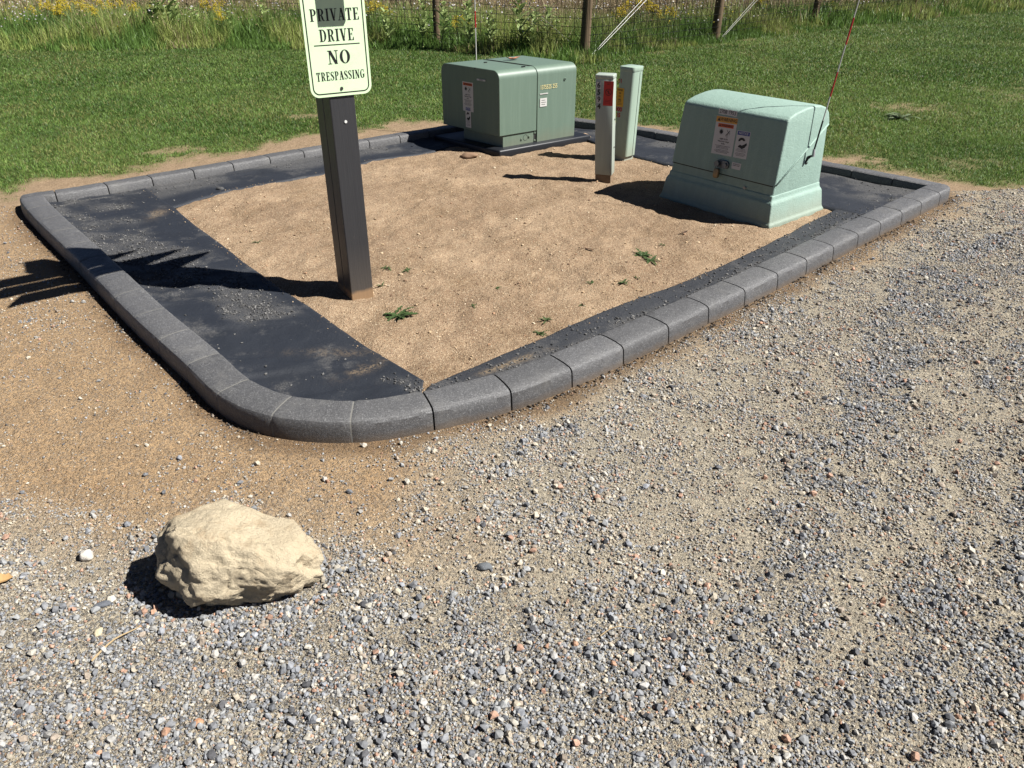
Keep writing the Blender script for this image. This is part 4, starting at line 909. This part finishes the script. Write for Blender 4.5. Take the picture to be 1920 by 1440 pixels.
pebble('pebble',163,1044,.040,.036,.034,(.58,.54,.48),'whitish round pebble on the dirt left of the boulder',3)
pebble('flat_stone',194,1135,.055,.022,.012,(.12,.13,.15),'flat dark slate coloured stone left of the boulder shadow',5,yaw=.5)
pebble('yellow_stone',184,1185,.022,.030,.014,(.55,.47,.32),'small yellowish stone on the gravel below left of the boulder',8)
pebble('orange_stone',372,1356,.026,.022,.014,(.52,.28,.16),'small orange pink stone on the gravel near the bottom left',11)
pebble('dark_stone',908,1068,.045,.03,.02,(.13,.14,.15),'dark grey stone on the gravel right of the boulder',15)
pebble('mortar_lump',414,360,.06,.04,.03,(.07,.07,.07),'dark lump of mortar on the back left fabric strip',17)
pebble('mortar_lump',610,687,.032,.022,.018,(.08,.08,.08),'small dark mortar lump on the wide fabric strip near the curb bend',19)
pebble('soil_clod',1098,262,.09,.07,.06,(.42,.30,.20),'crumbly tan soil clod at the right corner of the black pad',21)
pebble('soil_clod',880,297,.14,.07,.05,(.24,.15,.09),'brown soil clod at the near corner of the black pad',23)
def tpoint(px,py):
    c=at(px,py,0); f=bed_z if inpoly([c.x],[c.y],inner_poly)[0] else ground_z
    c.z=float(f(np.array([c.x]),np.array([c.y]))[0]); return c
curled_leaf(tpoint(6,1092)+Vector((0,0,.004)),.062,.020,.35,'dry_leaf','orange brown dry leaf on the dirt at the left edge',simple('leaf_orange',(.50,.31,.13),.7,.2,50),.2)
curled_leaf(tpoint(1105,472)+Vector((0,0,.002)),.09,.008,-.5,'dead_twig','dark brown curled dead stem on the sand in the middle of the bed',simple('dead_brown',(.10,.05,.025),.8,.2,50),.3)
curled_leaf(tpoint(1282,440)+Vector((0,0,.002)),.06,.012,.6,'dead_leaf','small dark brown dead leaf on the sand before the squat enclosure',simple('dead_brown2',(.09,.05,.03),.8,.2,50),.5)
def twig(p,q,r,mat,label,bend=.01):
    a=tpoint(*p);b=tpoint(*q); pts=[a.lerp(b,t)+Vector((0,bend*math.sin(t*5),.008+bend*math.sin(t*3.1))) for t in np.linspace(0,1,8)]
    m=MB().tube(pts,[r*(1.1-.6*t) for t in np.linspace(0,1,8)],6); o=m.build('twig',mat,root=type('r',(),{'location':a})()); o.location=a; return tag(o,label,'twig')
TW=simple('twig_straw',(.42,.31,.17),.8,.2,60)
twig((172,1240),(268,1172),.0028,TW,'pale straw coloured twig on the gravel below left of the boulder')
twig((1125,1198),(1200,1180),.0016,TW,'thin pale grass stalk on the gravel right of the middle')
twig((598,688),(618,700),.0022,simple('twig_dark',(.08,.05,.04),.8),'tiny dark twig on the wide fabric strip',.004)

# ---------------------------------------------------------------- weeds in the bed
def leafgeo(m,base,yaw,L,W,up,lobes=5,seg=8,droop=.5):
    d=Vector((math.cos(yaw),math.sin(yaw),0)); s=Vector((-d.y,d.x,0)); pts=[]
    for i in range(seg+1):
        t=i/seg; c=base+d*L*t+Z*(L*(up*t-droop*t*t)+.002); wv=W*(math.sin(math.pi*min(1,t*.9+.08))**.7)*(1.0 if lobes==0 else (.35+.65*abs(math.sin(lobes*math.pi*t))))
        pts+= [c-s*wv+Z*wv*.25,c,c+s*wv+Z*wv*.25]
    m.add(pts,[(i*3+j,i*3+j+1,i*3+j+4,i*3+j+3) for i in range(seg) for j in(0,1)])
def leafmat(name,c1,c2,sc=60,tr=.25):
    n=N(name,.5,.35); col=n.mix(n.noise(sc,3),c1,c2); n.color(col); col=n.final
    t=n.nd('ShaderNodeBsdfTranslucent'); n.L(col,t.inputs[0]); mx=n.nd('ShaderNodeMixShader'); mx.inputs[0].default_value=tr
    out=[k for k in n.t.nodes if k.type=='OUTPUT_MATERIAL'][0]; n.L(n.b.outputs[0],mx.inputs[1]); n.L(t.outputs[0],mx.inputs[2]); n.L(mx.outputs[0],out.inputs[0]); return n.m
WD=leafmat('weed_leaf',(.05,.09,.03),(.09,.14,.045))
def weed(px,py,size,n_,seed,label,mat=None,lobes=4):
    c=tpoint(px,py); r=random.Random(seed); m=MB()
    for k in range(n_):
        y=r.uniform(0,6.283); b=c+Vector((r.gauss(0,.12),r.gauss(0,.12),0))*size
        leafgeo(m,b,y,size*r.uniform(.5,1.25),size*.17*r.uniform(.7,1.3),r.uniform(.2,.7),lobes,8,r.uniform(.2,.55))
    o=m.build('weed',mat or WD,root=type('r',(),{'location':c})()); o.location=c; tag(o,label,'weed','small weeds sprouting in the sand'); return o
weed(748,594,.075,30,1,'largest dark green weed, flat on the sand right of the post foot')
weed(1205,478,.065,20,2,'bright green weed on the sand toward the front right curb, larger of a pair'); weed(1222,492,.06,16,12,'bright green weed touching the larger one before the squat enclosure')
weed(724,508,.04,9,3,'small weed on the sand beside the post, upper left of two'); weed(764,512,.035,7,4,'small weed on the sand beside the post, upper right of two')
weed(716,541,.03,6,5,'tiny weed on the sand just right of the post foot'); weed(484,458,.035,7,6,'lone small weed on the sand left of the post')
weed(932,545,.03,7,7,'small weed in the middle of the sand'); weed(1025,604,.035,9,8,'small green weed at the sand edge by the front fabric, upper one'); weed(1010,626,.04,11,9,'green weed touching the edge of the front fabric strip')
weed(1170,536,.04,10,10,'green weed near the fabric edge below the bright pair'); weed(1108,536,.03,7,11,'small dark weed left of the fabric edge weed'); weed(887,579,.022,6,13,'tiny bright green weed right of the largest weed'); weed(1090,578,.025,6,14,'tiny weed near the front fabric edge, in the middle')
weed(1241,461,.03,6,15,'tiny weed right of the bright green pair'); weed(1195,523,.025,6,16,'tiny weed just above the fabric edge on the right')
weed(1690,222,.16,34,17,'pale green broadleaf weed clump in the lawn at right',leafmat('weed_pale',(.14,.19,.10),(.22,.27,.15)),2)

# ---------------------------------------------------------------- grass
GRASS=vcol_mat('grass_blade',.5,False,.35,.3)
def blades(name,x,y,z,h,wid,col,lean,mat,kind='stuff',label=None,one=False,az=None):
    n=len(x); a=rng.uniform(0,6.283,n) if az is None else az; b=rng.uniform(0,6.283,n) if az is None else az+rng.normal(0,.5,n); lx,ly=np.cos(b)*lean*h,np.sin(b)*lean*h; wx,wy=np.cos(a)*wid*.5,np.sin(a)*wid*.5
    if az is not None: a=rng.uniform(0,6.283,n); wx,wy=np.cos(a)*wid*.5,np.sin(a)*wid*.5
    up=np.sqrt(np.maximum(1-lean**2*.75,.12))*h
    P0=np.c_[x-wx,y-wy,z];P1=np.c_[x+wx,y+wy,z]
    M0=np.c_[x-wx*.8+lx*.35,y-wy*.8+ly*.35,z+up*.6];M1=np.c_[x+wx*.8+lx*.35,y+wy*.8+ly*.35,z+up*.6];T=np.c_[x+lx,y+ly,z+up]
    if one: V=np.stack([P0,P1,T],1).reshape(-1,3); F=(np.array([[0,1,2]])[None]+(np.arange(n)*3)[:,None,None]).reshape(-1,3); nv=3
    else: V=np.stack([P0,P1,M0,M1,T],1).reshape(-1,3); F=(np.array([[0,1,3],[0,3,2],[2,3,4]])[None]+(np.arange(n)*5)[:,None,None]).reshape(-1,3); nv=5
    me=npmesh(name,V,F,col=np.repeat(np.clip(col,0,1),nv,0)); o=linkmesh(name,me,mat); tag(o,label,kind=kind); return o
def lawn_patch(x0,x1,y0,y1,dens,hmin,hmax,wid,one,label):
    n=int((x1-x0)*(y1-y0)*dens); x,y=scatter(n,x0,x1,y0,y1); k=inview(x,y,0,260,-150); x,y=x[k],y[k]; m=lawn_mask(x,y); k=(rng.random(len(x))<m**1.5)&~inpoly(x,y,curb_poly); x,y,m=x[k],y[k],m[k]
    t=fbm(x,y,.9,101); t2=fbm(x,y,3.5,102); t3=rng.random(len(x)); f=sstep(.35,.65,t*.6+t2*.4)
    col=np.array([.095,.185,.038])*(1-f[:,None])+np.array([.175,.275,.070])*f[:,None]
    yel=((t3>.90)|((t3>.72)&(fbm(x,y,1.3,105)>.60)))[:,None]; col=np.where(yel,np.array([.30,.28,.12]),col); col=np.where((t3<.10)[:,None],np.array([.10,.17,.07]),col)
    col=(col*.9+col.mean(1,keepdims=True)*.1)*np.array([.92,.97,.72])*(1-.12*sstep(8,14,y))[:,None]; col*=rng.uniform(.45,1.7,(len(x),1)); h=rng.uniform(hmin,hmax,len(x))*(.5+.5*m)*(.75+.5*t2)
    blades('lawn_grass',x,y,ground_z(x,y)-.004,h,wid*rng.uniform(.7,1.3,len(x)),col,rng.uniform(.3,1.15,len(x)),GRASS,label=label,one=one)
lawn_patch(-6.5,6.5,4.3,7.4,12500,.018,.046,.0042,False,'short mown grass of the near lawn')
lawn_patch(-8,8.5,7.4,10.2,6600,.022,.050,.0058,False,'short mown grass behind the curb')
lawn_patch(-11,12,10.2,14.6,3200,.028,.058,.0085,False,'mown lawn grass in front of the meadow')
lawn_patch(1,22,14,24,1500,.035,.065,.013,True,'mown lawn grass far off at right')
# meadow
TANC=np.array([.36,.29,.16]);GRN=np.array([.13,.23,.05]);YGR=np.array([.30,.36,.10]);PNK=np.array([.27,.19,.13])
def edge_d(x,y): return y-MEAD_Y(x)
def meadow(x0,x1,y0,y1,dens,wid,label,h0=.3,h1=.85,near=False):
    n=int((x1-x0)*(y1-y0)*dens); x,y=scatter(n,x0,x1,y0,y1); k=inview(x,y,.4,300,-420)&(y<80); x,y=x[k],y[k]; d=edge_d(x,y); s=d+(fbm(x,y,.9,111)-.5)*.7-.02; k=s>0; x,y,d,s=x[k],y[k],d[k],s[k]
    leftm=sstep(.8,-.6,x); edge=sstep(0,1.2,s); t=rng.random(len(x)); cl=fbm(x,y,.55,113); cl2=fbm(x,y,1.7,114)
    tan=np.clip(sstep(1.8,5.5,d+(cl-.5)*4+ (1-leftm)*.6)*.95,0,1); tan=np.maximum(tan,.15*sstep(.5,.7,cl2))
    base=np.where((t<tan)[:,None],np.where((rng.random(len(x))<.35)[:,None],PNK,TANC),np.where((cl2>.52)[:,None],YGR,GRN))
    col=base*rng.uniform(.55,1.45,(len(x),1))
    hmax=(h0+(h1-h0)*edge)*(.7+.6*cl2); h=hmax*rng.uniform(.45,1.0,len(x))
    hl=np.where(x>1.5,.75-.25*sstep(4,9,x),.95); h*=hl; col*=np.where(x>1.0,.85,1.05)[:,None]
    blades('meadow_grass',x,y,np.zeros(len(x)),h,wid*rng.uniform(.6,1.4,len(x)),col,rng.uniform(.05,.75,len(x))**1.3,GRASS,label=label)
meadow(-13,16,11.9,17.5,1150,.010,'tall unmown grass in front of and under the wire fence',.16,.62)
meadow(-22,30,17.5,28,300,.019,'tall tan meadow grass beyond the fence',.4,.75)
meadow(-45,60,28,70,42,.05,'distant tan meadow grass',.5,.9)
# seed heads and small wild flowers
def specks(name,n,x0,x1,y0,y1,zlo,zhi,size,cols,label,cond=None,bright=1):
    x,y=scatter(n,x0,x1,y0,y1); k=(edge_d(x,y)>.35)&inview(x,y,.4); x,y=x[k],y[k]
    if cond is not None: k=cond(x,y); x,y=x[k],y[k]
    c=np.array(cols)[rng.integers(0,len(cols),len(x))]; stones(name,x,y,rng.uniform(zlo,zhi,len(x)),size*rng.uniform(.5,1.5,len(x)),PW_SAND,False,label,cols=c,flat=.9,bright=bright,mat=FLW,sink=.5)
FLW=vcol_mat('flower_petal',.7,False,.2)
specks('aster_flowers',5200,-12,14,13,20,.30,.75,.030,[(.75,.72,.70),(.62,.58,.62)],'small white wild flowers dotted through the meadow',lambda x,y:fbm(x,y,.8,121)>.54)
specks('seed_heads',16000,-14,16,13,24,.35,.85,.026,[(.42,.33,.19),(.33,.24,.15),(.50,.42,.28)],'tan grass seed heads in the meadow')
specks('yellow_flowers',1800,-12,14,13.5,21,.30,.70,.028,[(.72,.60,.06),(.62,.52,.06)],'small yellow wild flowers dotted through the meadow',lambda x,y:fbm(x,y,.7,123)>.60)

# ---------------------------------------------------------------- tall wild plants
MK=leafmat('milkweed_leaf',(.22,.32,.09),(.42,.50,.20),9); STM=simple('plant_stem',(.14,.19,.06),.7,.2,30)
def milkweed_proto(seed,H,n_,L,W):
    r=random.Random(seed); t=thing('milkweed',(0,0,0),'x','wild plant'); m=MB()
    pts=[Vector((.04*math.sin(k*.7+seed),.03*math.cos(k*.5),H*k/6)) for k in range(7)]; m.tube(pts,[.009-.001*k for k in range(7)],6); m.build('stem',STM,t,smooth=True)
    m=MB()
    for k in range(n_):
        f=.25+.75*k/n_; i=min(5,int(f*6)); c=pts[i].lerp(pts[i+1],f*6-i) if f<1 else pts[6]
        for s in(0,1): leafgeo(m,c,r.uniform(-.3,.3)+math.pi*s+(k%2)*1.57,L*(1.15-.5*f)*r.uniform(.8,1.15),W*(1.1-.3*f),r.uniform(.7,1.5),0,6,r.uniform(.3,.9))
    m.build('foliage',MK,t); return t
GOLD=vcol_mat('goldenrod_bloom',.8,False,.25)
def golden_proto(seed,H):
    r=random.Random(seed); t=thing('goldenrod',(0,0,0),'x','wild plant'); m=MB()
    st=[]
    for q in range(5):
        a=r.uniform(0,6.28);lean=r.uniform(.02,.22); top=Vector((math.cos(a)*lean,math.sin(a)*lean,H*r.uniform(.8,1.05))); m.tube([Vector((0,0,0)),top*.5+Vector((0,0,.03)),top],[.006,.005,.003],5); st.append(top)
    m.build('stem',STM,t); m=MB()
    for top in st:
        for k in range(12): leafgeo(m,top*(.15+.06*k),r.uniform(0,6.28),.11,.011,.6,0,3,.5)
    m.build('foliage',WD2,t)
    X=[];Y=[];Zc=[]
    for top in st:
        for br in range(7):
            a=r.uniform(0,6.28);L_=r.uniform(.05,.14)
            for k in range(16): f=k/16; X.append(top.x+math.cos(a)*L_*f+r.gauss(0,.006));Y.append(top.y+math.sin(a)*L_*f+r.gauss(0,.006));Zc.append(top.z-.16*br/7+.05*math.sin(f*3)+r.gauss(0,.006))
    X,Y,Zc=map(np.array,(X,Y,Zc)); o=stones('bloom',X,Y,Zc,np.full(len(X),.017),PW_SAND,False,cols=np.tile(np.array([(.70,.55,.05)]),(len(X),1)),flat=.9,mat=GOLD,sink=.5)
    del o['kind']; o.parent=t; return t
WD2=leafmat('goldenrod_leaf',(.07,.12,.03),(.13,.18,.05))
def dup(root,loc,rot,sc,label,group):
    r=root.copy(); C.objects.link(r); r.location=loc; r.rotation_euler=(0,0,rot); r.scale=(sc,)*3; r['label']=label; r['group']=group
    for ch in list(root.children):
        c=ch.copy(); C.objects.link(c); c.parent=r
    return r
used=set()
def place(protos,px,Y,sc,label,group,k):
    pr_=protos[k%len(protos)]; X=(px-960)/FPX*(Y*math.cos(_p)+CAMH*math.sin(_p)); 
    if id(pr_) not in used:
        used.add(id(pr_)); pr_.location=(X,Y,0); pr_.rotation_euler=(0,0,k*1.3); pr_.scale=(sc,)*3; pr_['label']=label; pr_['group']=group
    else: dup(pr_,(X,Y,0),k*1.3,sc,label,group)
mk=[milkweed_proto(1,.85,9,.21,.048),milkweed_proto(2,.75,8,.19,.045)]
MW=[(318,15.2,1.2,'milkweed standing tallest in the grass left of the sign, before the wire fence'),(340,15.4,1.0,'milkweed close right of the tallest one, left of the sign'),(300,15.1,.9,'lower milkweed close left of the tallest one'),(372,15.3,.75,'short pale milkweed between the tallest one and a fence post'),(505,14.9,.85,'milkweed in the grass just left of the sign'),(440,15.0,.7,'small milkweed right of the third fence post from the sign'),
    (796,14.0,.95,'milkweed against the left side of the fence post behind the big transformer'),(832,13.9,1.0,'milkweed hiding the foot of the fence post behind the big transformer'),(880,13.7,.9,'milkweed seen beside the far marker rod'),(922,13.6,.85,'milkweed right of the far marker rod'),(975,13.4,1.05,'tall milkweed in the thicket above the big transformer'),(1000,13.3,.95,'milkweed in the thicket left of the thick corner post'),(1024,13.4,.85,'pale milkweed at the right of the thicket by the corner post'),(1045,13.5,.75,'short milkweed nearest the thick corner post'),(730,14.3,.7,'small milkweed right of the sign')]
for k,(px,Y,sc,lab) in enumerate(MW): place(mk,px,Y,sc,lab,'milkweed plants along the fence',k)
gp=[golden_proto(3,.70),golden_proto(4,.62)]
GR=[(95,15.4,.95,'goldenrod at the left, nearest the picture edge'),(128,15.2,1.0,'goldenrod at the left, second from the picture edge'),(150,15.8,1.05,'goldenrod at the left with the thickest bloom'),(188,15.6,.95,'goldenrod between the left clump and the milkweed'),(215,16.0,1.0,'goldenrod just before the far left fence post'),(255,16.2,.9,'goldenrod left of the tallest milkweed'),(410,15.8,.95,'goldenrod by the fence post left of the sign'),(425,15.2,.8,'low goldenrod right of the fence post left of the sign'),
    (695,15.6,.95,'goldenrod right beside the sign edge'),(720,15.9,.9,'goldenrod a little right of the sign'),(860,14.4,.7,'goldenrod left of the far marker rod'),(1165,14.9,1.0,'goldenrod right of the corner post, beneath the brace wires'),(1195,15.2,1.15,'goldenrod with the brightest bloom, right of the brace wires'),(1218,15.6,1.0,'goldenrod right of the brightest one'),(1245,15.4,.8,'low goldenrod between the two braced posts'),(1420,18.0,1.0,'goldenrod behind the second braced post'),(1560,20.5,1.1,'goldenrod beyond the fence near the striped whip'),(1590,21,1.1,'goldenrod beyond the fence right of the one near the whip'),(1655,22,1.2,'goldenrod farthest right beyond the fence')]
for k,(px,Y,sc,lab) in enumerate(GR): place(gp,px,Y,sc,lab,'goldenrod plants in the meadow',k)

# ---------------------------------------------------------------- wire fence
fence=thing('wire_fence',(1.154,12.9,0),'woven wire fence on round wooden posts between the lawn and the meadow','fence')
def mat_pole():
    n=N('fence_wood',.85,.15); mp=n.nd('ShaderNodeMapping'); mp.inputs['Scale'].default_value=(40,40,3); n.L(n.pos,mp.inputs[0]); g=n.noise(2,5,.6,mp.outputs[0]); n.color(n.mix(g,(.07,.05,.03),(.22,.16,.10))); n.bump(g,.006); return n.m
PO=mat_pole(); WI=simple('galvanised_wire',(.045,.045,.04),.5,.1,20,metal=.3); BW=simple('brace_wire_bright',(.55,.54,.50),.4,.1,20)
posts=[(-8.55,18.9),(-6.15,17.4),(-3.72,15.9),(-1.29,14.42),(1.12,12.9),(3.724,15.393),(6.584,18.48),(10.088,21.443),(14.2,25.0)]
posts=[(-11.1,20.4)]+posts
rad=[.05,.05,.05,.055,.055,.072,.078,.07,.075,.07]
fence_h=2.0
for k,((x,y),r_) in enumerate(zip(posts,rad)):
    rr=random.Random(k+50); tilt=Vector((rr.gauss(0,.012),rr.gauss(0,.01),0)); b=Vector((x,y,-.1)); H_=2.35
    MB().tube([b+(tilt+Z)*h for h in np.linspace(0,H_,7)],[r_*(1.06-.02*i+rr.gauss(0,.012)) for i in range(7)],14).build('post',PO,fence,smooth='auto')
def nt_(a,b): return (b-a).normalized()
for k in range(len(posts)-1):
    a=Vector((*posts[k],0));b=Vector((*posts[k+1],0)); m=MB(); L_=(b-a).length; off=Vector((0,-.0,0)); nrm=Vector((-(b-a).y,(b-a).x,0)).normalized()*(rad[k]+.004)*-1
    if nrm.y>0 : nrm=-nrm
    a=a+nrm;b=b+nrm; nvv=int(L_/.152)
    for j in range(nvv+1):
        p=a.lerp(b,j/nvv); m.tube([p+Z*.04,p+Z*fence_h],.0042,3,False)
    for h in [.04,.14,.24,.34,.45,.57,.70,.84,.99,1.15,1.32,1.50,1.67,1.84,2.0]:
        m.tube([a.lerp(b,j/4)+Z*(h+.006*math.sin(j*2+h*9)) for j in range(5)],.0045,3,False)
    m.build('wire_mesh',WI,fence)
for (i,j) in ((5,6),(6,7)):
    a=Vector((*posts[i],0));b=Vector((*posts[j],0)); d=(b-a).normalized(); s=Vector((-d.y,d.x,0))
    for q in(0,1):
        MB().tube([a+d*.08-s*.10+Z*(.04+.03*q),a.lerp(b,.5)+Z*(1.02+.09*q)-s*.08,b-d*.05+Z*(2.0+.12*q)-s*.05],.0030,5).build('brace_wire',BW,fence)
a=Vector((*posts[5],0));b=Vector((*posts[4],0))
MB().tube([a.lerp(b,.05)+Z*.15,b+Z*1.9],.003,4).build('brace_wire',BW,fence)
